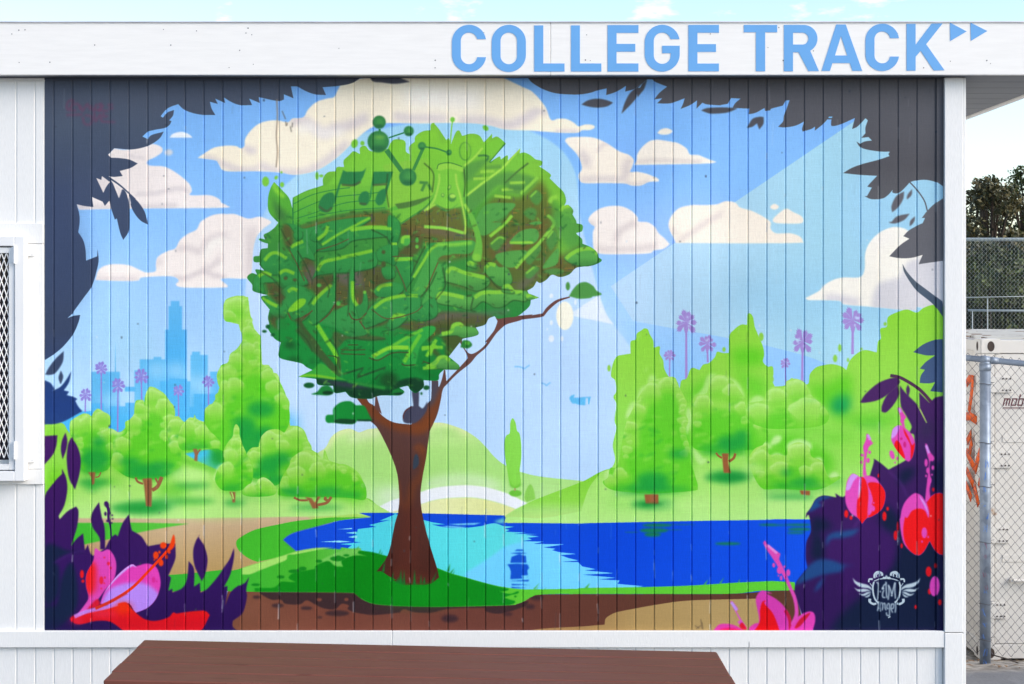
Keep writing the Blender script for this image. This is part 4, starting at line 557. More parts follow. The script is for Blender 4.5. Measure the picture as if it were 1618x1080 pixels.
def paint_front(c):
    # grass blades over the foot of the tree and along the bank
    c.fills('P:20 600!,45 560!,40 600!;P:50 612!,75 480!,80 612!;P:90 612!,100 480!,110 610!;P:175 612!,190 480!,200 612!;P:235 600!,245 520!,250 600!;P:330 590!,385 490!,345 590!;P:260 600!,275 540!,280 600!;P:-10 590!,5 540!,5 590!;G:1420 505!,1450 400!,1440 505!;G:1500 560!,1520 500!,1515 560!;G:1550 600!,1560 540!,1570 600!;G:1580 610!,1595 550!,1600 612!', '17702a', .4)
    c.fill('P:-60 570!,20 590,100 606,200 608,300 604,360 586,400 560!,420 640!,0 660!', '0b8a1a', 2, .7)
    c.fills('P:465 500!,492 430!,485 500!;P:490 510!,530 470!,500 520!;P:515 522!,530 490!,522 524!;G:1395 345!,1412 300!,1404 350!;G:1412 352!,1425 325!,1420 354!', '1c8a30', .4)
    c.fills('P:1200 650!,1255 595!,1215 652!;P:1225 652!,1245 625!,1232 652!;P:1285 655!,1318 635!,1295 656!;Y:15 645!,65 598!,45 645!;Y:1030 615!,1075 565!,1050 615!;Y:1165 605!,1210 545!,1180 605!;Y:1325 595!,1345 560!,1338 595!;G:1195 310!,1230 280!,1215 312!', '4cb04a', .4)
    # ---- dark leaves, upper left
    dk = ('v', 112, '545a69', 200, '4c576a', 300, '44506a', 420, '3d4a64', 520, '3a4661', 560, '374668')
    c.fill('@:56 108!,H:1235 60!,1225 78!,1160 115,1060 135,915 148!,945 215!,850 208,770 180,700 140!,645 140!,667 242!,585 208!,587 252!,530 265,370 232!,380 282!,290 245!,315 300!,210 300,130 270,75 235!,85 283!,0 245!,22 290!,A:1465 272!,1480 330,1512 385!,1400 383,1310 365,1240 335,1195 292!,1130 315,1090 340,1045 395!,1065 408!,1100 365,1160 342!,1150 390,1118 430!,1138 437!,1120 470,1080 495,1000 510,935 525!,890 568!,935 590!,970 555,1072 527!,1030 590,930 650,800 678,650 668!,597 722!,620 748!,700 752,780 765,850 798!,790 835,697 862!,722 905!,650 912,600 906!,'
           'B:640 0!,690 122!,715 50,750 75,775 170,780 330,768 415,727 478!,700 415,672 295!,655 305!,625 215,607 145!,570 188!,550 152!,460 112!,472 197!,400 190,330 175!,352 260,355 330,343 412!,385 480,405 560,410 655!,460 635,505 618!,507 555!,517 650,500 740,460 870,390 970,310 1080,C:300 130!,250 175!,300 155,360 147!,345 210,300 310,220 410,145 475,62 530!,@:56 545!', dk)
    c.fills('A:1510 245!,1535 290!,1465 272!;A:1545 300!,1590 240!,1595 290!', '7fb4f0', .3, 0)
    c.fill('A:497 922!,540 938!,545 905!,612 955!,580 1000,557 1048!', 'e8dcd8'); c.fill('A:655 980!,715 1025!,B:690 122!,B:665 30!', 'e8dcd8', .3)
    c.line('A:585 905,700 985,800 1075,B:830 130', 3, '424f68', w1=1.5); c.fill('B:772 80!,850 150,910 240,937 348!,870 310,810 230,780 140', '414e68')
    c.line('B:778 110,790 170', 1.4, 'd8d0d0')
    c.fills('A:160 520,240 360,330 240,300 420,240 560;A:400 130,520 160,600 140,560 300,440 260', '5a6678', 14, .35)
    c.fill('@:56 300!,B:300 0,B:320 300,B:380 700,B:300 1000,@:56 480!', '38466a', 22, .4)
    c.fill('H:1290 60!,1340 100,1480 120,1618 118,I:1618 -200!,@:660 118!,@:645 128!,I:1500 -220!,I:1460 -260!', '565a66', .3, 0)
    c.fill('@:579 110!,588 127,604 130,625 132,648 129!,632 122,618 110!', '565a68', .4)
    c.fills('C:62 655!,90 600,150 520,220 455!,210 550,150 640,100 658;C:190 735!,175 680,195 620!,215 670,200 725', '3a4866', .4)
    c.fill('C:50 705!,62 705!,110 730,140 780!,120 795!,190 760,240 700,285 625!,265 720,220 790!,265 800!,245 830!,300 845,335 862!,318 880!,345 930,380 968!,330 995,230 1050,150 1075,50 1080!', ('v', 590, '263f74', 640, '1f3c7c', 670, '23417e'), .4)
    # ---- dark leaves, upper right
    dr = ('v', 112, '57565a', 180, '5a5a60', 260, '57565b', 320, '606064')
    c.fill('@:830 108!,Q:-30 70!,0 105,60 145,150 185,250 205,400 210,500 195,560 175,640 158!,635 215!,700 195,760 165,805 135!,797 185!,870 165,920 130,950 110!,985 80!,1030 80!,1060 105,1155 143!,1090 195,1045 252!,1112 242!,1070 285!,1180 285,1305 242!,1290 290,1270 333!,1350 300,1410 260!,1405 330!,1455 280!,1500 295,1618 303,'
           'R:100 300,160 290!,190 240!,270 245!,220 290,195 345!,210 325!,345 330!,340 378!,400 365,475 325!,480 350!,525 345!,535 330,630 305!,655 262!,688 258!,660 340,640 390,632 440,590 485!,650 490,740 475,812 440!,795 500,800 525!,870 505,905 483!,903 518!,970 465,1010 422!,1045 422!,1042 450,1050 478,1120 465,1245 410!,1220 505!,1270 480,1335 412!,1355 430!,1335 490,1335 540!,1300 580!,1360 572!,1390 602!,1330 610,1290 630!,1258 612!,1280 650!,1330 675,1450 695,1543 697!,1530 718!,1540 735!,1450 765,1300 805,1210 840,1145 880!,1290 895,1435 903!,1380 960,1350 995!,1390 1003!,'
           'T:740 90!,700 160!,680 160!,740 185,830 180,880 150,920 105!,920 130,975 130,1040 70,1065 40!,1110 28,1200 20,1290 40,1330 65!,@:1500 300!,@:1500 108!', dr)
    c.fill('R:1018 410!,1025 398!,1055 398!,1048 410!', '7fc0ee')
    c.fills('Q:985 80!,960 160,930 200,905 232!,897 205!,890 240,850 290,765 375!,790 290,830 210,880 160,945 115!;Q:425 295!,480 260,560 245,640 258,695 280!,640 312,560 322,480 312;Q:1443 345!,1500 325,1600 320,1700 322,1755 330!,1680 360,1618 370,1520 372;R:325 495!,370 420,430 400,467 402!,465 460,430 508!,415 470,412 455!,370 485', '525258', .3)
    c.fill('Q:905 155!,945 118!,925 150!', '86bdf4')
    c.fills('T:915 298!,910 240,950 160,1017 118!,1010 180,970 250;T:1040 190!,1045 150,1085 98!,1080 150;T:885 380!,910 378!,960 330,1065 308!,1020 360,950 390,905 390;T:1063 415!,1070 370,1110 330!,1105 370,1085 400', '66646a', .3)
    c.line('T:1065 40,1130 110,1190 200,1215 285', 2, '5c5a60')
    c.fill('T:1360 170!,1270 230,1210 290,1168 345!,1195 345!,1175 390!,1140 405,1060 450,1010 500!,1062 522!,980 580,890 672!,980 688,1080 685,1175 660!,1140 740!,1220 728,1360 708!', ('v', 315, '66656a', 420, '66666c'))
    c.fill('T:1003 735!,1040 800,1110 880,1200 950,1340 1055!,V:1560 110!,V:1560 215!,V:1480 110,T:1130 970,1060 880,1015 800', ('v', 420, '5c646e', 490, '46586e'))
    c.fill('V:1310 518!,1400 450,1500 412,1560 408!,1560 860!,1455 850!,1500 772!,1440 784,1365 780!,1375 720,1410 668!,1367 658!,1420 600,1500 545!,1420 545', ('v', 535, '42587a', 600, '465c82', 620, '3c5478'))
    # ---- purple leaves, lower left
    pu = ('v', 690, '431a60', 800, '3a165c', 900, '34145c', 1000, '2a1050')
    c.fills('D:50 262!,62 262!,165 255!,155 350,120 430,50 510!;D:235 232!,250 300,240 380,210 460!,195 380,205 300;D:285 270!,340 360,365 470,350 600,315 718!,265 620,245 470,255 340', pu, .4)
    mass = ('@:56 1012!,D:50 800!,72 740!,150 640,205 585!,205 540!,240 620,250 720,225 850,175 945!,185 972!,250 905,325 862!,345 900,340 990,E:325 150,280 285!,330 220,385 175!,400 320!,425 270!,450 350,475 365!,530 330!,575 300!,620 215,660 182!,680 200!,720 90,775 12!,785 80,800 150!,880 200,935 285!,1050 265,1170 262!,1172 380,1140 470,1110 535!,1135 550!,1110 665!,1145 645!,1145 678!,1230 640,1270 560,1285 410!,1330 480,1330 630!,1380 595!,1385 680!,1450 640,1550 520,1618 410!,'
            'G:50 500,120 400,160 298!,160 380,130 520,75 632!,105 622!,100 700,85 790!,130 680,190 625,215 618!,260 590,290 543!,265 650,270 720,235 850,150 920!,150 970,200 1014!')
    c.fill(mass, pu, .4)
    c.fill('D:520 825!,545 960,E:555 70,570 150,572 310!,530 310!,525 215,470 130,450 50,D:470 900', pu, .4)
    c.fill('E:1380 185!,1370 205,1420 290,1445 400,1425 520,1395 582!,1335 450,1322 330,1345 240', pu, .4)
    c.line('D:578 822,600 890,600 960,615 1020,E:625 215', 5, '3a165c', w1=2.4); c.ell('D', 585, 845, 20, 28, '3a165c', .4, 1, -.4)
    c.ells('D', [(575, 925, 11, 18), (632, 937, 8, 8), (595, 985, 14, 12), (636, 968, 8, 7), (628, 1003, 8, 9), (612, 920, 8, 10)], '3a165c', .3)
    c.clip = c.stencil(mass)
    c.fills('E:60 290,250 320,400 330,250 350,150 410,180 480,170 700,60 760;E:200 560,280 420,330 560,340 760,280 880,200 960,120 1000,50 1000,60 800,160 780', '10243e', 3, .85)
    c.ells('E', [(700, 980, 500, 30), (200, 980, 200, 40)], '1a1446', 8, .6)
    c.lines('E:130 430,300 340,400 325;G:60 600,140 330', 3, '42206c', soft=1.5, alpha=.6); c.clip = None
    # hibiscus, lower left
    c.fill('E:490 300,540 330,600 312,650 370,668 460,645 570,570 660,510 740,420 830,330 870!,400 780,430 720,410 620,415 520,470 410,480 340', ('v', 865, 'e24ab8', 930, 'dc3ca8', 970, 'e050b8'), .4)
    c.clip = c.stencil('E:490 300,540 330,600 312,650 370,668 460,645 570,570 660,510 740,420 830,330 870!,400 780,430 720,410 620,415 520,470 410,480 340')
    c.ells('E', [(440, 570, 60, 130), (450, 470, 40, 60)], 'f01c1c', 5, .95); c.clip = None
    c.ells('E', [(600, 432, 12, 16), (540, 575, 18, 34), (570, 552, 8, 10), (620, 470, 8, 12), (566, 380, 7, 7), (540, 645, 6, 8), (565, 600, 7, 7)], 'e8203c', .6)
    c.ells('E', [(375, 522, 17, 36), (383, 582, 13, 14)], 'e81820', .8)
    pet = 'E:530 775!,570 670,680 530,790 442,835 455!,930 432,1010 465,1042 560,1040 640,1000 740,930 810,830 852!,770 770,640 785'
    c.fill(pet, 'e23cb0', .4); c.clip = c.stencil(pet)
    c.fill('E:530 790!,600 660,700 610,800 595,920 605,1030 690,1050 800!,830 870!,640 800!', 'ba86ee', 3)
    c.line('E:560 680,680 535,790 448,840 462', 5, 'd0a0f0', soft=1, taper=True); c.ells('E', [(985, 570, 16, 26), (1012, 585, 8, 10)], 'd82890', 1); c.clip = None
    c.fill('E:415 830!,470 760,510 735,530 780,490 810!', 'd81430', 1.5)
    c.fill('E:275 900,300 875!,420 850,600 800,740 760,790 810,900 900,1000 920,1110 890,1150 850,1180 858!,1300 840,1420 835,1465 870!,1410 980,1370 1014!,740 1014!,620 930,500 920,360 950,290 930', ('v', 950, 'f02414', 975, 'e0101e', 1000, 'cc1020'), .5)
    c.line('E:310 885,420 840,560 810,680 775', 6, 'c884ec', soft=1.2, alpha=.9); c.ells('E', [(730, 810, 70, 40)], 'f63408', 6, .9); c.ells('E', [(560, 860, 120, 18), (330, 920, 60, 16)], 'ec3060', 5, .7)
    c.line('E:490 815,640 745,800 640,930 510,1060 370,1130 290', 4.5, 'f2340a', w1=4); c.line('E:490 815,620 755,760 680', 4.5, 'c82c28', soft=.6, alpha=.7)
    c.fill('E:1100 320!,1130 250,1155 185,1168 230,1160 290,1115 330', 'f03a08', .5); c.ells('E', [(1068, 278, 28, 28), (1005, 362, 24, 34), (1048, 425, 22, 30), (1095, 375, 12, 20), (1035, 335, 10, 14), (1118, 335, 12, 14), (992, 400, 8, 8)], 'ee3c0c', .4)
    # ---- purple mass and flowers, lower right
    c.fills('V:860 945!,900 880,1000 790,1100 745,1185 730!,1190 790,1090 880,1000 930,890 950;V:1040 1025!,1045 970,1090 880,1180 800!,1190 880,1140 970,1080 1030;V:1265 910!,1250 840,1265 792!,1282 840', '4a2460', .4)
    c.line('V:1115 717,1200 735,1330 810,1400 870,1470 950', 5, '52304e')
    mr = ('V:1195 800!,1250 870,1340 960,1368 1010!,1360 860!,1400 900,1450 950!,1500 905,1560 890!,@:1500 625!,@:1500 1012!,Z:470 1014!,Z:380 900,330 780,300 680,310 600,350 540,410 470!,395 380,400 250,440 150,420 20,X:395 960,400 920!,440 870,480 800,540 770,600 775,655 785!,645 750!,690 778!,730 770,X:860 640,940 600!,975 480,968 455!,985 460!,1030 490,1100 548!,1250 465,1300 400,1320 260,1275 240!,1298 190!,1290 160,1240 70,1205 0')
    c.fill(mr, ('v', 610, '4a2462', 700, '40205c', 800, '361658', 1000, '2c1250'), .4); c.clip = c.stencil(mr)
    c.fills('Z:590 1014!,700 860,860 720,1000 560,1120 480,1180 300,1180 60,1560 -20!,1560 1014!;Z:450 40,560 60,640 130,800 150,560 190,560 380,440 390,450 220;X:1500 500,1560 480!,1560 760!,1490 700;X:1060 860,1180 950,1180 1079,1040 1060;X:1200 560,1330 540,1290 620,1200 680', '0b1c38', 6, .92)
    c.fills('Z:500 160,860 40,1000 90,1130 200,1130 420,1000 560,860 580,700 700,700 500,560 400,560 250', '3c1660', 5, .6)
    c.fills('Z:570 290!,570 220,620 170,720 155,860 130!,800 190,700 215,610 225;Z:300 620!,340 550,430 440,530 395,640 410,720 440,820 445!,720 460,700 500,540 530,400 580;Z:460 680!,500 600,560 540!,520 630', '1c4c86', 3, .9)
    c.fills('X:410 915!,440 860,480 800,560 770,640 780!,560 800,500 830,540 850!,450 900', '1d4f8c', 2, .9)
    c.lines('X:1350 0,1390 80,1425 150', 2.4, 'a0b464'); c.lines('X:1100 560,1200 660,1260 780;X:850 970,800 1050', 3, '522878', soft=2, alpha=.6)
    c.ells('X', [(1430, 190, 60, 60), (1400, 250, 50, 30)], '2c2c46', 8, .6); c.clip = None
    pk, rd, lv = 'e248b4', 'f0141a', 'd692ea'
    def flower(out, reds, lavs, spots=''):
        c.fill(out, pk, .4); c.clip = c.stencil(out); c.fills(reds, rd, .8); c.fills(lavs, lv, 1.2); c.clip = None
    c.fill('X:880 600!,885 500,892 410,885 350,908 290,910 255,922 243,945 290,970 325!,930 360,915 430,905 520,915 600!', pk, .3); c.line('X:922 250,945 295', 4, lv, soft=.6)
    c.ells('X', [(905, 370, 18, 34), (938, 400, 12, 16), (925, 470, 16, 22), (875, 425, 14, 12), (868, 485, 8, 16)], pk, .4)
    flower('X:735 720,750 640,790 585,830 595,860 612,920 598,990 620,1030 670,1070 740,1065 830,1030 900,960 945,910 965,875 1010!,845 965,780 920,740 850,730 780', 'X:870 605!,905 640,928 740,922 880,915 970,875 1012!,835 960,830 850,850 720;X:925 665,1000 660,1060 700,1090 770,1060 860,1000 930,930 965!,925 900,965 820,950 740', 'X:735 720,760 630,795 585,840 600,800 650,770 715;X:850 640,868 620,862 720,840 800', '')
    c.ells('X', [(970, 880, 15, 24), (972, 832, 9, 8), (945, 890, 18, 50, .3)], pk, .6)
    c.ells('X', [(740, 925, 18, 34), (780, 958, 13, 18), (1065, 945, 18, 40), (1092, 882, 11, 18), (1015, 600, 8, 18)], 'e8141c', .6)
    c.fill('X:1178 25!,1200 18,1225 60,1252 100!,1232 135,1242 190!,1220 185!,1205 140,1198 90', pk, .3); c.line('X:1190 25,1205 60', 4, lv, soft=.8); c.ells('X', [(1215, 135, 16, 16)], pk, .4)
    flower('X:1125 260,1140 200,1190 170,1230 185,1290 240,1325 320,1310 420,1280 475,1250 470,1200 420,1150 350,1125 300', 'X:1165 300,1200 330,1240 450,1200 430,1150 360;X:1225 190!,1270 270,1300 340,1325 320,1310 420,1290 460,1285 340,1240 250', 'X:1120 270,1140 195,1190 168,1180 230,1140 280', '')
    c.ells('X', [(1208, 285, 12, 12), (1238, 335, 12, 26)], 'd02078', 1); c.ells('X', [(1130, 422, 20, 40, -.3), (1175, 453, 10, 16), (1155, 488, 8, 8)], pk, .5)
    c.fill('X:1412 330!,1425 330,1450 390,1490 445,1480 475,1455 480,1450 560,1462 640,1450 720,1455 800,1410 830!,1420 720,1430 640,1440 540,1445 480,1430 420', pk, .3); c.line('X:1420 340,1445 410', 4, lv, soft=.8)
    c.ells('X', [(1420, 490, 14, 34), (1478, 532, 12, 20), (1435, 555, 14, 26), (1450, 640, 16, 26), (1420, 602, 8, 12), (1470, 592, 8, 9)], pk, .4)
    flower('X:1200 960,1215 880,1250 810,1320 750,1380 770,1420 830!,1470 770,1530 745,1570 760!,Z:1570 355!,1530 350,1490 310,1450 240!,1400 330,1350 362,1290 330,1230 260,1205 160,1195 60', 'X:1425 830!,1470 770,1530 745,1570 760!,Z:1570 355!,1530 350,1490 310,1450 240!,1400 330,1350 362,1290 330,1240 250,1225 150,1240 40,X:1260 960,1300 900,1360 880,1410 900,1440 960,1445 900', 'X:1360 770,1410 830,1440 920,Z:1450 100,1440 20,X:1400 850', '')
    c.ells('Z', [(1405, 170, 24, 46), (1438, 205, 8, 10), (1385, 245, 8, 10)], pk, .6)
    c.ells('Z', [(1160, 192, 17, 42), (1212, 280, 10, 22), (1442, 500, 25, 44), (1500, 450, 11, 22), (1450, 670, 15, 26), (1332, 802, 11, 18), (1535, 760, 16, 26)], 'd8101e', .8)
    c.ells('X', [(1482, 718, 12, 18), (1180, 1040, 10, 50)], 'c8102a', .8)
    c.ell('Z', 1492, 625, 42, 86, 'd844b4', .6, 1, .05)
    c.fill('Y:1110 1014!,1160 955,1220 945,1300 958,1400 1014!', 'd838a0', .4); c.fill('Y:1150 1014!,1200 985,1300 985,1390 1014!', 'e4145a', 1.5)
    c.fill('Y:1420 1014!,1430 970,1500 940,1560 1014!', 'd838a0', .4); c.fill('Y:1260 755!,1280 757,1328 820,1318 845,1405 985!,1370 985!,1325 930,1345 920!,1300 830', 'd64cc0', .3); c.line('Y:1270 762,1318 830', 4, 'b896e8', soft=.6); c.fill('Y:1340 960,1365 935,1400 990,1360 990', 'd81430', 1)
    c.fill('Y:1480 760,1490 700,1530 662,1590 675,1618 690,Z:60 685,150 740,220 810,262 900,285 1014!,-90 1014!,Y:1505 930', 'd23aa8', .4); c.fill('Y:1512 930,1515 830,1535 758,1570 752,Z:40 770,110 850,150 940,172 1014!,-50 1014!', 'e20c16', .8)
    c.line('Z:220 830,255 900,265 1000', 5, 'c01440', soft=1)
    c.fill('Z:250 1014!,290 920,350 870,420 840,465 855,475 920,450 1014!', 'de3cac', .4); c.fill('Z:300 980,350 900,430 850,410 890,340 970', 'c81434', 1)
    c.fill('Z:30 255!,50 236,75 275,180 348!,168 395!,220 500,270 620,320 740,330 890,285 960!,268 940,300 860,288 740,230 600,180 500,110 385,55 305', 'dc48b0', .4); c.line('Z:70 275,150 345', 4, 'e88ad8', soft=1)
    c.ells('Z', [(122, 445, 13, 20), (172, 490, 24, 32), (214, 460, 9, 14), (245, 510, 18, 30), (185, 555, 12, 22), (162, 535, 8, 8)], 'dc48b0', .4)
    # ---- crest with lettering
    lc = 'bccdd8'
    for mx in (0, 1):
        def m(s):
            if not mx: return 'l:'+s
            return 'l:'+','.join('%g %s' % (1528-float(k.split()[0]), k.split(' ', 1)[1]) for k in s.split(','))
        c.fill(m('185 240!,240 300,330 335,430 360,500 410,520 460!,450 420,380 415,300 395,220 330'), lc, .3)
        c.fill(m('205 405!,280 440,360 430,440 440,510 480!,440 470,370 485,280 475'), lc, .3); c.fill(m('285 505!,360 520,440 485,510 490!,450 520,380 552,320 535'), lc, .3); c.fill(m('385 560!,430 550,500 505!,470 560,420 578'), lc, .3)
        c.line(m('560 250,560 190,610 145,680 165,690 210'), 3.4, lc); c.line(m('600 235,590 200,620 170,650 190,640 225'), 1.8, lc)
        c.line(m('460 320,470 270,530 265'), 2.4, lc, w1=3.2); c.line(m('480 335,520 390'), 1.2, lc)
        c.line(m('550 310,530 400,540 520,570 610,620 670'), 2.6, lc); c.line(m('550 300,650 265,764 255'), 1.6, lc)
        c.line(m('480 600,480 650,540 690,590 680'), 4.6, lc, w1=3); c.line(m('510 620,510 650,540 665'), 1, '0b1c38')
        c.line(m('760 240,720 245,700 235'), 3, lc)
    c.fill('l:735 245!,745 210!,760 195!,775 210!,790 245!', lc, .3)
    c.lines('l:590 318,625 350,622 480,612 600,602 625;l:690 440,720 370,760 340,745 310;l:755 350,760 480,770 590;l:720 450,700 500,700 570,745 580;l:800 380,805 500,790 620;l:790 360,830 440,850 520;l:855 530,880 430,905 330;l:910 320,905 450,915 600', 1.9, lc, soft=.25); c.ells('l', [(655, 478, 16, 14), (705, 425, 22, 20), (852, 545, 18, 18)], lc, .3)
    c.lines('l:630 650,625 720,610 810;l:655 660,650 750,660 820;l:610 690,640 650;l:620 760,650 770;l:680 660,700 720,690 800;l:700 690,735 680,740 760,760 800;l:775 690,770 760,800 770;l:780 690,810 690,815 800,812 910;l:760 830,770 880,810 890;l:850 690,840 770,870 840;l:840 700,885 690,880 760,845 770;l:910 640,920 740,910 840', 1.7, lc, soft=.25)
    c.line('l:790 925,830 905', 1.4, lc)
    # ---- faint overpainted tag, upper left
    c.lines('A:240 330,260 270,300 260,280 320,250 340,330 345;A:300 300,340 290,360 340;A:360 300,380 350,420 290,440 340;A:450 300,470 350,500 290;A:510 300,540 290,520 350,560 300;A:590 300,640 295;A:600 330,645 325;A:240 385,380 380;A:380 400,400 460,450 460,460 400,400 385;A:480 360,490 440,530 380,540 440;A:560 360,560 400,600 390;A:540 440,660 445;A:480 340,600 350', 3.6, '7c4060', soft=1.4, alpha=.5)
    # ---- wear: bare wood and primer showing in the grooves, knots, chips
    g = np.random.default_rng(11); gx = 85.0
    while gx < 1490:
        for _ in range(g.integers(2, 6)):
            y = g.uniform(760, 1000) if g.random() < .75 else g.uniform(125, 760); L = g.uniform(4, 26)
            c.line('@:%f %f,%f %f' % (gx+g.uniform(-1.2, 1.2), y, gx+g.uniform(-1.2, 1.2), y+L), g.uniform(.7, 1.6), 'd4dae2' if y > 700 else 'c8ccd0', soft=.3, alpha=g.uniform(.3, .8))
        gx += 29.64
    for _ in range(90):
        x, y = g.uniform(75, 1485), g.uniform(130, 990)
        c.ell('@', x, y, g.uniform(.6, 1.6), g.uniform(.6, 2.2), '3c4450' if g.random() < .7 else 'e6e8ea', .3, g.uniform(.4, .9))
    for _ in range(70):                       # scuffs and thin spots
        x, y = g.uniform(80, 1480), g.uniform(130, 985); L = g.uniform(6, 40)
        c.line('@:%f %f,%f %f' % (x, y, x+g.uniform(-2, 2), y+L), g.uniform(.6, 1.4), 'dfe6ec' if g.random() < .6 else '4a505a', soft=.5, alpha=g.uniform(.08, .28))
    c.lines('H:525 250,530 400,522 560,530 700,520 830', 2.2, '8c7a68', soft=.5, alpha=.8); c.lines('H:600 440,605 480;H:570 350,600 420;H:640 480,650 530;H:660 450,655 490;H:615 450,610 475', 1.3, '5c554c', soft=.3, alpha=.9)
    c.lines('Y:960 960,1000 985;Y:1010 905,1020 990;Y:1020 930,1030 995;Y:970 990,1010 960', 1.2, '5a4a38', soft=.3, alpha=.8)
# ---------------------------------------------------------------- helpers
COL = sc.collection
def link(name, me, mat=None, parent=None):
    o = bpy.data.objects.new(name, me); COL.objects.link(o)
    if mat is not None and me is not None and not me.materials: me.materials.append(mat)
    if parent is not None: o.parent = parent
    return o
def thing(name, label, cat, group=None, loc=(0, 0, 0)):
    o = bpy.data.objects.new(name, None); COL.objects.link(o); o.location = loc
    o.empty_display_size = 0.2; o['label'] = label; o['category'] = cat
    if group: o['group'] = group
    return o
def tag(o, label, cat, group=None):
    o['label'] = label; o['category'] = cat
    if group: o['group'] = group
    return o
def mesh(name, v, f, smooth=False):
    me = bpy.data.meshes.new(name); me.from_pydata(v, [], f); me.update()
    if smooth: me.polygons.foreach_set('use_smooth', [True]*len(me.polygons))
    return me
class MB:
    """collects vertices and faces for one mesh"""
    def __init__(s): s.v, s.f = [], []
    def add(s, v, f):
        n = len(s.v); s.v += [tuple(k) for k in v]; s.f += [tuple(i+n for i in k) for k in f]
    def box(s, x0, x1, y0, y1, z0, z1, b=0.0):
        if b <= 0:
            v = [(x, y, z) for z in (z0, z1) for y in (y0, y1) for x in (x0, x1)]
            s.add(v, [(0, 1, 5, 4), (1, 3, 7, 5), (3, 2, 6, 7), (2, 0, 4, 6), (4, 5, 7, 6), (2, 3, 1, 0)]); return
        def ring(i, z): return [(x0+i+b, y0+i, z), (x1-i-b, y0+i, z), (x1-i, y0+i+b, z), (x1-i, y1-i-b, z), (x1-i-b, y1-i, z), (x0+i+b, y1-i, z), (x0+i, y1-i-b, z), (x0+i, y0+i+b, z)]
        v = ring(b, z0)+ring(0, z0+b)+ring(0, z1-b)+ring(b, z1); f = [tuple(range(7, -1, -1)), tuple(range(24, 32))]
        for r in range(3):
            for i in range(8): f.append((r*8+i, r*8+(i+1) % 8, r*8+8+(i+1) % 8, r*8+8+i))
        s.add(v, f)
    def tube(s, pts, r, n=8, cap=True, r1=None):
        pts = [Vector(p) for p in pts]; m = len(pts); up = None; base = len(s.v); vs = []; fs = []
        for i, p in enumerate(pts):
            t = (pts[min(i+1, m-1)]-pts[max(i-1, 0)]).normalized()
            if up is None: up = Vector((0, 0, 1)) if abs(t.z) < .9 else Vector((1, 0, 0))
            a = t.cross(up).normalized(); b = a.cross(t).normalized(); up = b
            rr = r if r1 is None else r+(r1-r)*i/(m-1)
            for k in range(n):
                w = 2*math.pi*k/n; vs.append(p+a*math.cos(w)*rr+b*math.sin(w)*rr)
        for i in range(m-1):
            for k in range(n): fs.append((i*n+k, i*n+(k+1) % n, (i+1)*n+(k+1) % n, (i+1)*n+k))
        if cap: fs += [tuple(range(n-1, -1, -1)), tuple((m-1)*n+k for k in range(n))]
        s.add(vs, fs)
    def obj(s, name, mat=None, parent=None, smooth=False): return link(name, mesh(name, s.v, s.f, smooth), mat, parent)
def at(px, py, y):
    """the point on the plane y = const that the plan pixel looks at"""
    d = (y+DIST)/F; return ((px-809)*d, CAMZ+(HOR-py)*d)
def X_(px, y=0.0): return (px-809)*(y+DIST)/F
def Z_(py, y=0.0): return CAMZ+(HOR-py)*(y+DIST)/F
def srgb(h):
    return tuple((c/12.92 if c <= .04045 else ((c+.055)/1.055)**2.4) for c in (int(h[i:i+2], 16)/255 for i in (0, 2, 4)))
def pbr(name, col, rough=.6, metal=0.0, var=.12, scale=6.0, bump=0.0, bscale=40.0, stretch=(1, 1, 1), spots=None, spec=.4):
    m = bpy.data.materials.new(name); m.use_nodes = True; n = m.node_tree.nodes; l = m.node_tree.links
    b = n['Principled BSDF']; b.inputs['Roughness'].default_value = rough; b.inputs['Metallic'].default_value = metal; b.inputs['Specular IOR Level'].default_value = spec
    tcn = n.new('ShaderNodeTexCoord'); mpn = n.new('ShaderNodeMapping'); mpn.inputs['Scale'].default_value = stretch; l.new(tcn.outputs['Object'], mpn.inputs[0])
    nz = n.new('ShaderNodeTexNoise'); nz.inputs['Scale'].default_value = scale; nz.inputs['Detail'].default_value = 7; l.new(mpn.outputs[0], nz.inputs['Vector'])
    r = n.new('ShaderNodeValToRGB'); r.color_ramp.elements[0].position = .3; r.color_ramp.elements[1].position = .7
    c = srgb(col) if isinstance(col, str) else col
    r.color_ramp.elements[0].color = tuple(k*(1-var) for k in c)+(1,); r.color_ramp.elements[1].color = tuple(min(k*(1+var), .95) for k in c)+(1,)
    l.new(nz.outputs[0], r.inputs[0]); last = r.outputs[0]
    if spots:                                             # (colour, size, share) small marks of wear
        vz = n.new('ShaderNodeTexNoise'); vz.inputs['Scale'].default_value = spots[1]; vz.inputs['Detail'].default_value = 3; l.new(mpn.outputs[0], vz.inputs['Vector'])
        vr = n.new('ShaderNodeValToRGB'); vr.color_ramp.elements[0].position = spots[2]; vr.color_ramp.elements[1].position = min(spots[2]+.05, 1); l.new(vz.outputs[0], vr.inputs[0])
        mxn = n.new('ShaderNodeMix'); mxn.data_type = 'RGBA'; l.new(vr.outputs[0], mxn.inputs[0]); l.new(last, mxn.inputs[6]); mxn.inputs[7].default_value = srgb(spots[0])+(1,); last = mxn.outputs[2]
    l.new(last, b.inputs['Base Color'])
    if bump:
        bz = n.new('ShaderNodeTexNoise'); bz.inputs['Scale'].default_value = bscale; bz.inputs['Detail'].default_value = 5; l.new(mpn.outputs[0], bz.inputs['Vector'])
        bn = n.new('ShaderNodeBump'); bn.inputs['Strength'].default_value = bump; bn.inputs['Distance'].default_value = .003; l.new(bz.outputs[0], bn.inputs['Height']); l.new(bn.outputs[0], b.inputs['Normal'])
    return m
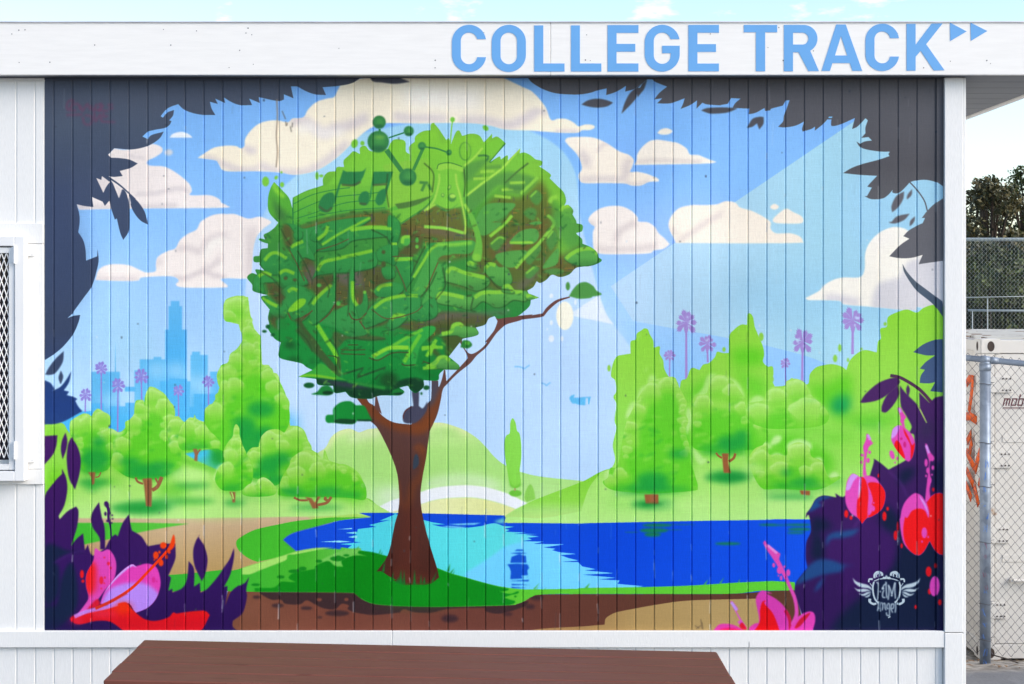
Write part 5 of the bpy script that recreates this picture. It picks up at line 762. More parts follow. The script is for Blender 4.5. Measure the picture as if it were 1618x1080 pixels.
# ---------------------------------------------------------------- mural material
def make_paint():
    c = paint_mural(); paint_land(c); paint_tree(c); paint_front(c)
    g = np.random.default_rng(3)
    # brush grain: fine vertical and horizontal streaks of the rough-sawn plywood under the paint
    v = g.normal(0, 1, (PH//14+2, PW)).repeat(14, 0)[:PH]; h = g.normal(0, 1, (PH, PW//22+2)).repeat(22, 1)[:, :PW]
    c.c *= (1+0.009*v+0.008*h+0.010*g.normal(0, 1, (PH, PW)))[..., None].astype(np.float32)
    lo = g.normal(0, 1, (PH//90+3, PW//70+3)).repeat(90, 0).repeat(70, 1)[:PH, :PW]; lo = c.blur(c.blur(lo, 40), 40)
    grey = c.c.mean(2, keepdims=True); k = (lo/max(lo.std(), 1e-6))[..., None]
    c.c += (grey-c.c)*np.clip(.012+.02*k, 0, .10); c.c *= 1+.016*k          # uneven fading of the paint
    px = np.ones((PH, PW, 4), np.float32); px[..., :3] = np.clip(c.c, 0, 1)[::-1]
    im = bpy.data.images.new('mural_paint', PW, PH, alpha=False, float_buffer=False); im.colorspace_settings.name = 'sRGB'
    im.pixels.foreach_set(px.ravel()); im.update(); im.pack()
    m = bpy.data.materials.new('mural_paint'); m.use_nodes = True; n = m.node_tree.nodes; l = m.node_tree.links; b = n['Principled BSDF']
    b.inputs['Roughness'].default_value = .55; b.inputs['Specular IOR Level'].default_value = .08
    uv = n.new('ShaderNodeUVMap'); uv.uv_map = 'UVMap'; t = n.new('ShaderNodeTexImage'); t.image = im; t.extension = 'EXTEND'; l.new(uv.outputs[0], t.inputs[0])
    k = n.new('ShaderNodeMix'); k.data_type = 'RGBA'; k.blend_type = 'MULTIPLY'; k.inputs[0].default_value = 1; k.inputs[7].default_value = tuple(1/v for v in LIT)+(1,); l.new(t.outputs[0], k.inputs[6])
    l.new(k.outputs[2], b.inputs['Base Color'])
    tcn = n.new('ShaderNodeTexCoord'); mpn = n.new('ShaderNodeMapping'); mpn.inputs['Scale'].default_value = (60, 60, 9); l.new(tcn.outputs['Object'], mpn.inputs[0])
    nz = n.new('ShaderNodeTexNoise'); nz.inputs['Scale'].default_value = 4; nz.inputs['Detail'].default_value = 5; l.new(mpn.outputs[0], nz.inputs['Vector'])
    bn = n.new('ShaderNodeBump'); bn.inputs['Strength'].default_value = .35; bn.inputs['Distance'].default_value = .0022; l.new(nz.outputs[0], bn.inputs['Height']); l.new(bn.outputs[0], b.inputs['Normal'])
    return m
MURAL = make_paint()
WHITE = pbr('white_wood_paint', (.78, .78, .77), .55, var=.035, scale=3, bump=.3, bscale=4, stretch=(60, 60, 9), spots=('8a8a90', .55, .76))
FASC = pbr('white_fascia_paint', (.83, .815, .79), .5, var=.025, scale=2.5, bump=.12, bscale=4, stretch=(3, 30, 30), spots=('77777c', 9, .80))
SOFF = pbr('soffit_grey_paint', (.23, .24, .255), .7, var=.06, scale=3, bump=.2, bscale=8)
LETTER = pbr('blue_letter_paint', tuple(v/1.14 for v in srgb('6cadea')), .4, var=.03, scale=5)
METALW = pbr('white_steel_paint', (.78, .785, .79), .35, var=.03, scale=4)
DARKGL = pbr('dark_window_glass', (.020, .015, .024), .06, var=.3, spec=.6)
TABLE = pbr('brown_table_paint', srgb('6c4138'), .6, spec=.16, var=.09, scale=3.5, bump=.3, bscale=5, stretch=(1.2, 14, 14), spots=('5c362e', 3.0, .66))
GALV = pbr('galvanised_steel', srgb('7e8a9a'), .45, .35, var=.18, scale=18, spots=('6b7686', 7, .6))
WIRE = pbr('galvanised_wire', srgb('54565e'), .6, .1, var=.2, scale=20)
BEIGE = pbr('cream_container_paint', srgb('cccac6'), .55, var=.06, scale=2.2, bump=.1, bscale=12, spots=('9a7a5c', 5, .70))
BLACK = pbr('dark_rust_and_hole_shade', srgb('3a302c'), .7, var=.3, scale=30)  # rust on bolts and wire, and the painted shade of the casting holes
MAROON = pbr('maroon_lettering', srgb('5a2a34'), .5)
ORANGE = pbr('orange_spray_paint', srgb('d8590a'), .6, var=.2, scale=14)
PALEST = pbr('pale_rail_paint', srgb('a6aeac'), .5, .1)
# ---------------------------------------------------------------- ground
def ground_z(y):
    return float(np.interp(y, [0.2, 2.24, 3.84, 4.6], [0, -.308, -.70, -.75]))
def build_ground():
    ys = [-600, -100, -30, -12, -6, -3, -1, 0.2]+list(np.linspace(.5, 4.6, 24))+[6, 9, 14, 25, 60, 200, 900]
    xs = [-900, -200, -60, -20, -8, -4, 0, 2]+list(np.linspace(2.4, 6.5, 42))+[8, 14, 30, 80, 250, 900]
    g = random.Random(4); v = []; f = []
    for y in ys:
        for x in xs:
            j = g.uniform(-.008, .008) if (2.3 < x < 6.6 and .4 < y < 4.7) else 0
            v.append((x, y, ground_z(y)+j))
    n = len(xs)
    for i in range(len(ys)-1):
        for k in range(n-1): f.append((i*n+k, i*n+k+1, (i+1)*n+k+1, (i+1)*n+k))
    m = bpy.data.materials.new('asphalt_and_dirt'); m.use_nodes = True; N = m.node_tree.nodes; L = m.node_tree.links; b = N['Principled BSDF']; b.inputs['Roughness'].default_value = .9
    ge = N.new('ShaderNodeNewGeometry'); sp = N.new('ShaderNodeSeparateXYZ'); L.new(ge.outputs['Position'], sp.inputs[0])
    nz = N.new('ShaderNodeTexNoise'); nz.inputs['Scale'].default_value = 2.5; nz.inputs['Detail'].default_value = 8; L.new(ge.outputs['Position'], nz.inputs['Vector'])
    ad = N.new('ShaderNodeMath'); ad.operation = 'MULTIPLY_ADD'; ad.inputs[1].default_value = .9; L.new(nz.outputs[0], ad.inputs[0]); L.new(sp.outputs[1], ad.inputs[2])
    rp = N.new('ShaderNodeMapRange'); rp.inputs[1].default_value = 1.95; rp.inputs[2].default_value = 2.35; L.new(ad.outputs[0], rp.inputs[0])
    n2 = N.new('ShaderNodeTexNoise'); n2.inputs['Scale'].default_value = 60; n2.inputs['Detail'].default_value = 6; L.new(ge.outputs['Position'], n2.inputs['Vector'])
    c1 = N.new('ShaderNodeValToRGB'); c1.color_ramp.elements[0].color = (.09, .095, .105, 1); c1.color_ramp.elements[1].color = (.17, .175, .19, 1); L.new(n2.outputs[0], c1.inputs[0])
    n3 = N.new('ShaderNodeTexNoise'); n3.inputs['Scale'].default_value = 14; n3.inputs['Detail'].default_value = 9; L.new(ge.outputs['Position'], n3.inputs['Vector'])
    c2 = N.new('ShaderNodeValToRGB'); c2.color_ramp.elements[0].position = .35; c2.color_ramp.elements[1].position = .65; c2.color_ramp.elements[0].color = (.13, .115, .10, 1); c2.color_ramp.elements[1].color = (.36, .34, .31, 1); L.new(n3.outputs[0], c2.inputs[0])
    mxn = N.new('ShaderNodeMix'); mxn.data_type = 'RGBA'; L.new(rp.outputs[0], mxn.inputs[0]); L.new(c1.outputs[0], mxn.inputs[6]); L.new(c2.outputs[0], mxn.inputs[7]); L.new(mxn.outputs[2], b.inputs['Base Color'])
    bn = N.new('ShaderNodeBump'); bn.inputs['Strength'].default_value = .6; bn.inputs['Distance'].default_value = .01; L.new(n2.outputs[0], bn.inputs['Height']); L.new(bn.outputs[0], b.inputs['Normal'])
    o = link('ground', mesh('ground', v, f), m); o['kind'] = 'structure'
build_ground()
# ---------------------------------------------------------------- the building
bld = thing('portable_building', 'white portable classroom building with a painted park mural and blue COLLEGE TRACK lettering', 'building')
PITCH = 29.64*DIST/F
GX = [85+29.64*k for k in range(-34, 48)]            # groove columns in plan pixels
def board(x0, x1, z0, z1, mat, parent, name='board', y=0.0, th=.0046, g=.0036, bev=.0020, uv=False):
    """one siding board between two grooves; x0, x1 are groove centres"""
    a, b = x0+g, x1-g
    pr = [(a, y+th), (a, y+bev), (a+bev, y), (b-bev, y), (b, y+bev), (b, y+th)]
    v = [(x, yy, z) for z in (z0, z1) for x, yy in pr]
    f = [(i, i+1, i+7, i+6) for i in range(5)]+[(5, 4, 3, 2, 1, 0), (6, 7, 8, 9, 10, 11)]
    me = mesh(name, v, f)
    if uv: put_uv(me)
    return link(name, me, mat, parent)
def put_uv(me):
    u = me.uv_layers.new(name='UVMap')
    co = np.empty(len(me.vertices)*3); me.vertices.foreach_get('co', co); co = co.reshape(-1, 3)
    li = np.empty(len(me.loops), int); me.loops.foreach_get('vertex_index', li)
    px = 809+co[li, 0]*F/DIST; py = HOR-(co[li, 2]-CAMZ)*F/DIST
    u.data.foreach_set('uv', np.stack([(px-PX0)/(PX1-PX0), 1-(py-PY0)/(PY1-PY0)], 1).ravel())
def panel(name, x0, x1, z0, z1, y, mat, parent, uv=False, th=.02):
    v = [(x, yy, z) for yy in (y, y+th) for z in (z0, z1) for x in (x0, x1)]
    me = mesh(name, v, [(0, 1, 3, 2), (5, 4, 6, 7), (1, 5, 7, 3), (4, 0, 2, 6), (2, 3, 7, 6), (4, 5, 1, 0)])
    if uv: put_uv(me)
    return link(name, me, mat, parent)
ZT, ZB = Z_(118, -.1)-.002, Z_(995)                   # underside of the fascia, foot of the mural
XL = X_(-980); XM0, XM1 = X_(70.5), X_(1490)
wall = panel('mural_wall', XM0, XM1, ZB-.02, ZT, .0046, MURAL, bld, True); wall['label'] = 'grooved wall painted with a park, a big green tree and a blue pond'
cols = [70.5]+[g for g in GX if g > 72]+[1490]
for i in range(len(cols)-1):
    x0, x1 = X_(cols[i])-(.0036 if i == 0 else 0), X_(cols[i+1])+(.0036 if i == len(cols)-2 else 0)
    board(x0, x1, ZB-.01, Z_(126.5) if cols[i] < 360 else ZT-.001, MURAL, wall, uv=True)
top = MB(); top.box(XM0, X_(372), -.0035, .004, Z_(126.5)+.001, ZT-.0005, 0); o = top.obj('top_batten', MURAL, bld); put_uv(o.data)
# white siding left of the mural
sw = panel('siding_wall', XL, XM0-.001, ZB-.02, ZT, .0046, WHITE, bld)
lc_ = [g for g in GX if g < 72]+[70.5]
for i in range(len(lc_)-1):
    a, b = X_(lc_[i]), X_(lc_[i+1])
    if lc_[i+1] > -215:
        board(a, b, Z_(353), Z_(128.5), WHITE, sw); board(a, b, ZB-.01, Z_(764), WHITE, sw)
    else: board(a, b, ZB-.01, Z_(128.5), WHITE, sw)
t = MB(); t.box(XL, XM0-.001, -.004, .004, Z_(127.5), ZT-.0005, .001); t.obj('top_batten', WHITE, bld)
# skirting below the mural
sk = panel('skirting_wall', XL, XM1, -.05, ZB-.03, .0076, WHITE, bld)
ac = GX+[1490]
for i in range(len(ac)-1): board(X_(ac[i]), X_(ac[i+1]), -.02, Z_(1021)-.002, WHITE, sk, y=.003)
for n_, (a, b) in enumerate([(-980, 620), (620, 1490.5)]):
    t = MB(); t.box(X_(a)+(.0008 if n_ else 0), X_(b), -.022, .004, Z_(1021.5), Z_(995.5), .003); t.obj('base_trim', WHITE, bld)
# corner boards
for a, b in [(118.8, 997.2), (998.4, 1140)]:
    t = MB(); t.box(X_(1490.6), X_(1519.5), -.026, .02, Z_(b), Z_(a) if a > 200 else ZT-.001, .0025); t.obj('corner_board', WHITE, bld)
t = MB(); t.box(X_(1520), X_(1524.6), -.020, .14, -.2, ZT-.001, .002); t.obj('corner_edge', WHITE, bld)
t = MB(); t.box(X_(1478)+.006, X_(1489.5), -.006, -.0008, ZB-.005, ZT-.001, 0); o = t.obj('edge_strip', MURAL, bld); put_uv(o.data)
# body behind, roof and soffit
XR = 3.065; YB = 7.4; FZ0, FZ1 = Z_(118, -.1), Z_(35.5, -.1); FX0 = XL-.4
t = MB(); t.box(XL, X_(1519), .03, YB-.6, -.8, FZ0+.02, 0); t.obj('building_body', WHITE, bld)
t = MB(); t.box(FX0+.02, XR-.02, -.07, YB, FZ0+.04, FZ1-.01, 0); t.obj('roof', SOFF, bld)
so = MB(); so.box(FX0+.01, XR-.012, -.068, YB-.01, FZ0+.022, FZ0+.038, 0); so = so.obj('soffit', SOFF, bld)
y = -.066; k = 0
while y < YB-.3:
    y1 = y+.241
    t = MB()
    if y1 < .02+.241: t.box(FX0+.02, XR-.03, y+.005, y1-.005, FZ0+.001, FZ0+.019, .002)
    else: t.box(X_(1519)+.03, XR-.03, y+.005, y1-.005, FZ0+.001, FZ0+.019, .002)
    t.obj('soffit_board', SOFF, so); y = y1; k += 1
t = MB(); t.box(XR-.028, XR, -.07, YB, FZ0-.012, FZ1-.004, .003); t.obj('side_fascia', FASC, bld)
fas = []
for a, b in [(FX0, X_(870, -.1)-.0007), (X_(870, -.1)+.0007, XR+.004)]:
    t = MB(); t.box(a, b, -.1, -.071, FZ0, FZ1, .0022); fas.append(t.obj('fascia_board', FASC, bld))
t = MB(); t.box(FX0, XR+.006, -.106, .3, FZ1+.0005, FZ1+.007, 0); t.obj('drip_edge', pbr('drip_edge_metal', (.62, .60, .62), .5, .3), bld)
# ---------------------------------------------------------------- lettering
def shape(name, splines, y, th, mat, parent):
    cu = bpy.data.curves.new(name, 'CURVE'); cu.dimensions = '2D'; cu.fill_mode = 'BOTH'; cu.extrude = th
    for p in splines:
        sp_ = cu.splines.new('POLY'); sp_.points.add(len(p)-1); sp_.use_cyclic_u = True
        for q, (x, z) in zip(sp_.points, p): q.co = (x, z, 0, 1)
    tmp = bpy.data.objects.new('tmp', cu); COL.objects.link(tmp); bpy.context.view_layer.update()
    me = bpy.data.meshes.new_from_object(tmp.evaluated_get(bpy.context.evaluated_depsgraph_get())); bpy.data.objects.remove(tmp)
    me.transform(Matrix.Translation((0, y, 0)) @ Matrix.Rotation(R(90), 4, 'X')); me.materials.clear(); me.name = name
    return link(name, me, mat, parent)
def arc(cx, cy, r, a0, a1, n=20): return [(cx+r*math.cos(R(a)), cy-r*math.sin(R(a))) for a in np.linspace(a0, a1, n)]
def ring_paths(x0, x1, y0, y1, s, t):
    ro = (x1-x0)/2; cx = (x0+x1)/2; ri = ro-s
    o = arc(cx, y0+ro, ro, 0, 180)+arc(cx, y1-ro, ro, 180, 360); i = arc(cx, y0+t+ri, ri, 0, 180)+arc(cx, y1-t-ri, ri, 180, 360)
    return o, i
def cee(x0, x1, y0, y1, s, t, ya, yb, bar=None):
    ro = (x1-x0)/2; cx = (x0+x1)/2; ri = ro-s
    def ang(c, r, yy): return math.degrees(math.asin(max(-1, min(1, (c-yy)/r))))
    a0 = ang(y0+ro, ro, ya); p = arc(cx, y0+ro, ro, a0, 180)
    if bar is None:
        a1 = ang(y1-ro, ro, yb); p += arc(cx, y1-ro, ro, 180, 360+a1); b1 = ang(y1-t-ri, ri, yb); p += arc(cx, y1-t-ri, ri, 360+b1, 180)
    else:
        bx, b0, b1 = bar; p += arc(cx, y1-ro, ro, 180, 360)+[(x1, b0), (bx, b0), (bx, b1), (x1-s, b1)]+arc(cx, y1-t-ri, ri, 360, 180)
    b0_ = ang(y0+t+ri, ri, ya); p += arc(cx, y0+t+ri, ri, 180, b0_); return p
def rects(*pts): return list(pts)
def ef(x0, x1, xm, ys, s): y0, a, b, c_, d, e = ys; return [(x0, y0), (x1, y0), (x1, a), (x0+s, a), (x0+s, b), (xm, b), (xm, c_), (x0+s, c_), (x0+s, d), (x1, d), (x1, e), (x0, e)]
A4 = lambda p: [(680+x/4.045, 20+y/4.045) for x, y in p]
A3 = lambda p: [(1080+x/3.0, y/3.0) for x, y in p]
o_, i_ = ring_paths(392, 611, 76, 378, 57, 50)
glyphs = [('letter', [A4(cee(138, 357, 76, 378, 57, 50, 168, 283))]), ('letter', [A4(o_), A4(i_)]),
          ('letter', [A4([(664, 80), (722, 80), (722, 323), (858, 323), (858, 375), (664, 375)])]), ('letter', [A4([(899, 80), (956, 80), (956, 323), (1093, 323), (1093, 375), (899, 375)])]),
          ('letter', [A4(ef(1133, 1330, 1310, (78, 128, 198, 248, 323, 375), 57))]), ('letter', [A4(cee(1370, 1594, 76, 376, 58, 50, 168, 0, (1482, 210, 258)))]),
          ('letter', [A3(ef(23, 168, 154, (117, 154, 208, 245, 300, 337), 43))]), ('letter', [A3([(286, 117), (444, 117), (444, 152), (387, 152), (387, 337), (343, 337), (343, 152), (286, 152)])]),
          ('letter', [A3([(476, 117), (570, 117)]+[(570+65*math.cos(R(a)), 182-65*math.sin(R(a))) for a in np.linspace(85, -62, 18)]+[(642, 336), (592, 336), (545, 247), (519, 247), (519, 337), (476, 337)]),
                        A3([(519, 154), (565, 154)]+[(563+29*math.cos(R(a)), 182-28*math.sin(R(a))) for a in np.linspace(80, -80, 12)]+[(565, 210), (519, 210)])]),
          ('letter', [A3([(724, 115), (769, 115), (847, 335), (801, 335), (788, 298), (706, 298), (694, 335), (654, 335)]), A3([(746, 170), (776, 262), (718, 262)])]),
          ('letter', [A3(cee(862, 1022, 111, 336, 43, 37, 180, 267))]),
          ('letter', [A3([(1057, 112), (1100, 112), (1100, 211), (1176, 111), (1228, 110), (1150, 209), (1237, 332), (1186, 333), (1124, 240), (1100, 268), (1100, 334), (1057, 334)])]),
          ('arrow', [A3([(1263, 106), (1342, 148), (1264, 194)])]), ('arrow', [A3([(1360, 106), (1440, 146), (1362, 193)])])]
for nm, sp_ in glyphs:
    cxm = np.mean([p[0] for p in sp_[0]])
    shape(nm, [[(X_(x, -.1), Z_(y_, -.1)) for x, y_ in p] for p in sp_], -.1012, .0008, LETTER, fas[0] if cxm < 870 else fas[1])
# nail heads on the fascia
g = random.Random(8); nm = MB(); NAIL = pbr('rusty_nail_head', srgb('6c6a70'), .6)
for b_, (xa, xb) in enumerate([(-60, 865), (875, 1700)]):
    for _ in range(20):
        x, z = at(g.uniform(xa, xb), g.choice([48, 75, 100])+g.uniform(-6, 8), -.1); r = g.uniform(.0022, .0042)
        t = MB(); t.add([(x+r*math.cos(k*1.047), -.1011, z+r*math.sin(k*1.047)) for k in range(6)]+[(x, -.1016, z)], [(k, (k+1) % 6, 6) for k in range(6)]); t.obj('nail_head', NAIL, fas[b_])
# ---------------------------------------------------------------- window with its steel guard
t = MB(); t.box(X_(-215), X_(69.8), -.016, .004, Z_(384.5), Z_(352.5), .002); t.obj('window_trim', WHITE, bld)
t = MB(); t.box(X_(-215), X_(69.8), -.016, .004, Z_(764.5), Z_(741), .002); t.obj('window_trim', WHITE, bld)
for a, b in [(40, 69.5), (-214, -190)]:
    t = MB(); t.box(X_(a), X_(b), -.014, .004, Z_(740.5), Z_(385), .002); t.obj('window_trim', WHITE, bld)
win = panel('window', X_(-188), X_(38), Z_(740), Z_(386), .001, DARKGL, bld, th=.004); win['label'] = 'dark glass window behind the white steel guard'
fr = MB()
for a, b in [(-188, -178), (-70, -62), (28, 38)]: fr.box(X_(a), X_(b), -.010, .0005, Z_(740), Z_(386), .001)
fr.box(X_(-177), X_(27), -.0102, .0005, Z_(740), Z_(726), .001); fr.obj('frame', METALW, win)
YG = -.085
gd = MB()
def bars(m_, a, b, t0, t1, w, y0, y1, bv):
    m_.box(X_(a, YG), X_(a+w, YG), y0, y1, Z_(t1, YG), Z_(t0, YG), bv); m_.box(X_(b-w, YG), X_(b, YG), y0, y1, Z_(t1, YG), Z_(t0, YG), bv)
    m_.box(X_(a+w, YG)+.0003, X_(b-w, YG)-.0003, y0, y1, Z_(t0+w, YG), Z_(t0, YG), bv); m_.box(X_(a+w, YG)+.0003, X_(b-w, YG)-.0003, y0, y1, Z_(t1, YG), Z_(t1-w, YG), bv)
bars(gd, -196, 38.5, 373, 760, 15.5, YG, -.02, .003); guard = gd.obj('window_guard', METALW, bld)
ins = MB(); bars(ins, -178.5, 21.5, 390.5, 742.5, 9, YG+.012, YG+.034, .002); ins.obj('guard_leaf', METALW, guard)
xm = MB(); dw, dh = 8.1, 22.4; xa, xb, ya, yb = -170, 13.5, 399, 734; yy = YG+.02; r = .0031
cx = xa
while cx < xb:
    for sgn in (1, -1):
        pts = []; py = ya; k = 0
        while py <= yb:
            pts.append((X_(cx+(dw/2*sgn if k % 2 else 0)*.96, YG), yy+(.0007*sgn), Z_(py, YG))); py += dh/2; k += 1
        xm.tube(pts, r, 4, False)
    cx += dw
xm.obj('expanded_mesh', METALW, guard)
for py in (402, 711):
    h = MB(); hx, hz = X_(23.5, YG), Z_(py, YG)
    h.tube([(hx, YG-.004, hz-.048), (hx, YG-.004, hz+.048)], .0085, 10); 
    for dz in (-.024, 0, .024): h.tube([(hx, YG-.004, hz+dz-.001), (hx, YG-.004, hz+dz+.001)], .0098, 10)
    h.box(hx-.018, hx-.006, YG-.002, YG+.012, hz-.042, hz+.042, .001); h.obj('hinge', METALW, guard)
for py in (400.5, 726):
    h = MB(); h.box(X_(37, YG), X_(56), -.024, -.0145, Z_(py+3.6), Z_(py-3.6), .001); x, z = at(52, py, -.024); h.tube([(x, -.028, z), (x, -.022, z)], .005, 8); h.obj('bracket', METALW, guard)
# ---------------------------------------------------------------- picnic table
def table():
    zt = .75
    d0 = 6.45; dl = d0/F; Wd = .66                         # far edge of the top; it stands a little low on its right
    pl, pr = Vector(((222.7-809)*dl, d0-DIST, CAMZ-(1009.4-HOR)*dl)), Vector(((1127.7-809)*dl, d0-DIST, CAMZ-(1029.4-HOR)*dl))
    L = (pr-pl).length; tilt = math.atan2(pl.z-pr.z, pr.x-pl.x); c = (pl+pr)/2
    root = thing('picnic_table', 'long brown painted plank picnic table standing in front of the mural', 'table')
    root.location = (c.x, c.y-Wd/2, c.z-zt); root.rotation_euler = (0, tilt, R(.3)); foot = lambda x: .004-(c.z-zt)+math.tan(tilt)*x
    n = 5; w = Wd/n; g = random.Random(2)
    for k in range(n):
        t = MB(); t.box(-L/2+g.uniform(-.002, .002), L/2+g.uniform(-.002, .002), -Wd/2+k*w+.0026, -Wd/2+(k+1)*w-.0026, zt-.04, zt+g.uniform(-.0025, 0), .0045); t.obj('tabletop_plank', TABLE, root)
    for s in (-1, 1):
        for k in range(2):
            t = MB(); y0 = s*(.62+k*.125); t.box(-L/2, L/2, min(y0, y0+s*.12), max(y0, y0+s*.12), .41, .45, .003); t.obj('bench_plank', TABLE, root)
        x = s*(L/2-.42)
        t = MB(); t.box(x-.019, x+.019, -Wd/2+.02, Wd/2-.02, zt-.13, zt-.042, .003); t.obj('top_crossbar', TABLE, root)
        t = MB(); t.box(x-.058, x-.021, -.86, .86, .318, .408, .003); t.obj('bench_crossbar', TABLE, root)
        for q in (-1, 1):
            t = MB(); y0, y1 = q*.22, q*.66
            t.add([(x+dx, yy+dy, z) for (yy, z) in ((y1, foot(x)), (y0, zt-.135)) for dx in (-.019, .019) for dy in (-.05, .05)], [(0, 1, 3, 2), (4, 6, 7, 5), (0, 2, 6, 4), (1, 5, 7, 3), (0, 4, 5, 1), (2, 3, 7, 6)]); t.obj('leg', TABLE, root)
table()
# ---------------------------------------------------------------- chain link
def chain(m, x0, x1, y, zlo, zhi, w, h, r, lean=0.0, n=3):
    """woven zigzag wires between two height functions of x"""
    x = x0; i = 0
    while x < x1:
        lo, hi = zlo(x), zhi(x); pts = []; z = hi; k = i % 2
        while z > lo:
            pts.append((x+(w/4 if k % 2 else -w/4), y+(r*.9 if k % 2 else -r*.9), z)); z -= h/2; k += 1
        m.tube(pts, r, n, False); x += w/2; i += 1
YF = 2.24
def railz(x): return 1.81-.1*(x-3.30)
nf = thing('chain_link_fence', 'grey galvanised chain link fence with a round post between the building corner and cream container', 'fence', None, (3.3, YF, ground_z(YF)))
def child(o, root): o.parent = root; o.matrix_parent_inverse = Matrix.Translation(-Vector(root.location)); return o
t = MB(); t.tube([(3.30, YF, -.36), (3.30, YF, railz(3.3)-.03)], .0375, 18); t.tube([(3.30, YF, railz(3.3)-.075), (3.30, YF, railz(3.3)-.03)], .0405, 18); t.tube([(3.30, YF, railz(3.3)-.03), (3.30, YF, railz(3.3)-.012)], .0405, 18, True, .030); child(t.obj('post', GALV, None, True), nf)
t = MB(); t.tube([(5.9, YF, -.36), (5.9, YF, railz(5.9)-.02)], .0375, 14); child(t.obj('post', GALV, None, True), nf)
t = MB(); t.tube([(2.475, YF-.004, railz(2.475)), (6.1, YF-.004, railz(6.1))], .0215, 14); t.tube([(3.325, YF-.004, railz(3.325)), (3.385, YF-.004, railz(3.385))], .0250, 14); t.tube([(3.27, YF-.004, railz(3.27)), (3.325, YF-.004, railz(3.325))], .0285, 14); child(t.obj('top_rail', GALV, None, True), nf)
t = MB(); chain(t, 2.49, 6.05, YF+.046, lambda x: ground_z(YF)+.03, lambda x: railz(x)+.035, .060, .070, .0022); child(t.obj('chain_link_mesh', WIRE), nf)
for k, py in enumerate((606, 699, 768, 856, 953, 1010)):
    z = Z_(py, YF); t = MB(); pts = [(3.30+.042*math.cos(a), YF+.042*math.sin(a), z+.004*math.sin(2*a)) for a in np.linspace(2.6, 7.2, 16)]+[(3.38, YF+.05, z+.006)]; t.tube(pts, .0022, 5); child(t.obj('wire_tie', WIRE, None, True), nf)
t = MB(); pts = [(3.335+.12*k, YF+.05-.02*k, ground_z(YF)+.055-.034*k+.006*math.sin(k*1.7)) for k in range(9)]; t.tube(pts, .0045, 6); child(t.obj('bottom_wire', BLACK, None, True), nf)
SCRIB = pbr('blue_scribble', srgb('4f86d8'), .5); SCRP = pbr('faded_red_scribble', srgb('8a5a72'), .5)
g = random.Random(5)
for k in range(16):
    z = Z_(730+k*21+g.uniform(-6, 6), YF); t = MB(); m_ = SCRP if 10 > k > 5 else SCRIB; a0 = g.uniform(-2.3, -1.5); pts = []
    for j in range(6):
        a = a0+j*.09*g.choice((1, 1, -1)); pts.append((3.30+.0383*math.cos(a), YF+.0383*math.sin(a), z+g.uniform(-.03, .03)))
    t.tube(pts, .0013, 4); child(t.obj('pen_mark', m_), nf)
# ---------------------------------------------------------------- shipping container
YC = 3.84; CX0 = X_(1550, YC); CW, CL = 2.44, 3.05; CZ0 = ground_z(YC)+.01; CZ1 = CZ0+2.59
con = thing('shipping_container', 'cream steel shipping container behind the chain link fence with orange spray paint on its side', 'container', None, (CX0, YC, CZ0))
CX1 = CX0+CW; YE = YC+CL
def cpart(m, name, mat=BEIGE, smooth=False): return child(m.obj(name, mat, None, smooth), con)
t = MB()
for x in (CX0, CX1-.11):
    for y_ in (YC, YE-.11): t.box(x, x+.11, y_, y_+.11, CZ0+.12, CZ1-.12, .004)
for y_ in (YC+.006, YE-.106):
    t.box(CX0+.112, CX1-.112, y_, y_+.1, CZ1-.115, CZ1-.012, .004); t.box(CX0+.112, CX1-.112, y_, y_+.1, CZ0+.012, CZ0+.125, .004)
for x in (CX0+.006, CX1-.106):
    t.box(x, x+.1, YC+.112, YE-.112, CZ1-.10, CZ1-.012, .004); t.box(x, x+.1, YC+.112, YE-.112, CZ0+.012, CZ0+.14, .004)
cpart(t, 'frame')
def casting(x, y_, z, sx, front):
    """solid corner casting; flat dark discs paint the shade of its oval holes"""
    w, d, h = .162, .178, .118; bm = bmesh.new(); bmesh.ops.create_cube(bm, size=1); bmesh.ops.scale(bm, vec=(w, d, h), verts=bm.verts); bmesh.ops.bevel(bm, geom=bm.edges[:], offset=.006, segments=2, affect='EDGES')
    me = bpy.data.meshes.new('corner_casting'); bm.to_mesh(me); bm.free(); me.transform(Matrix.Translation((x+w/2*sx, y_+d/2*front, z)))
    o = child(link('corner_casting', me, BEIGE), con)
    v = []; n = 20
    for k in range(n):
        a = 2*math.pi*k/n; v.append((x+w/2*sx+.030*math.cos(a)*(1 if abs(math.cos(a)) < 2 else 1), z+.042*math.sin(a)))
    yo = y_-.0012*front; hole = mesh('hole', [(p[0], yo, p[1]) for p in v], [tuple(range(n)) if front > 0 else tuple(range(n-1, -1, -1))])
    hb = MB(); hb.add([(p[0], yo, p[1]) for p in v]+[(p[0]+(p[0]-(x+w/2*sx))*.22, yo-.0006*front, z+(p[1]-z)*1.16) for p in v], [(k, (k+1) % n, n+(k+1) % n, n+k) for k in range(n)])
    h_ = link('casting_hole_shade', hole, BLACK, o); hb.obj('hole_rim', BEIGE, o)  # flat dark disc paints the shaded inside of the opening
    v2 = [(x-.0012*sx, y_+.089*front+.024*math.cos(2*math.pi*k/n), z+.038*math.sin(2*math.pi*k/n)) for k in range(n)]; link('casting_hole_shade', mesh('casting_hole_shade', v2, [tuple(range(n))]), BLACK, o)
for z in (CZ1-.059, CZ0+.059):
    casting(CX0-.003, YC-.006, z, 1, 1); casting(CX1+.003, YC-.006, z, -1, 1); casting(CX0-.003, YE+.006, z, 1, -1); casting(CX1+.003, YE+.006, z, -1, -1)
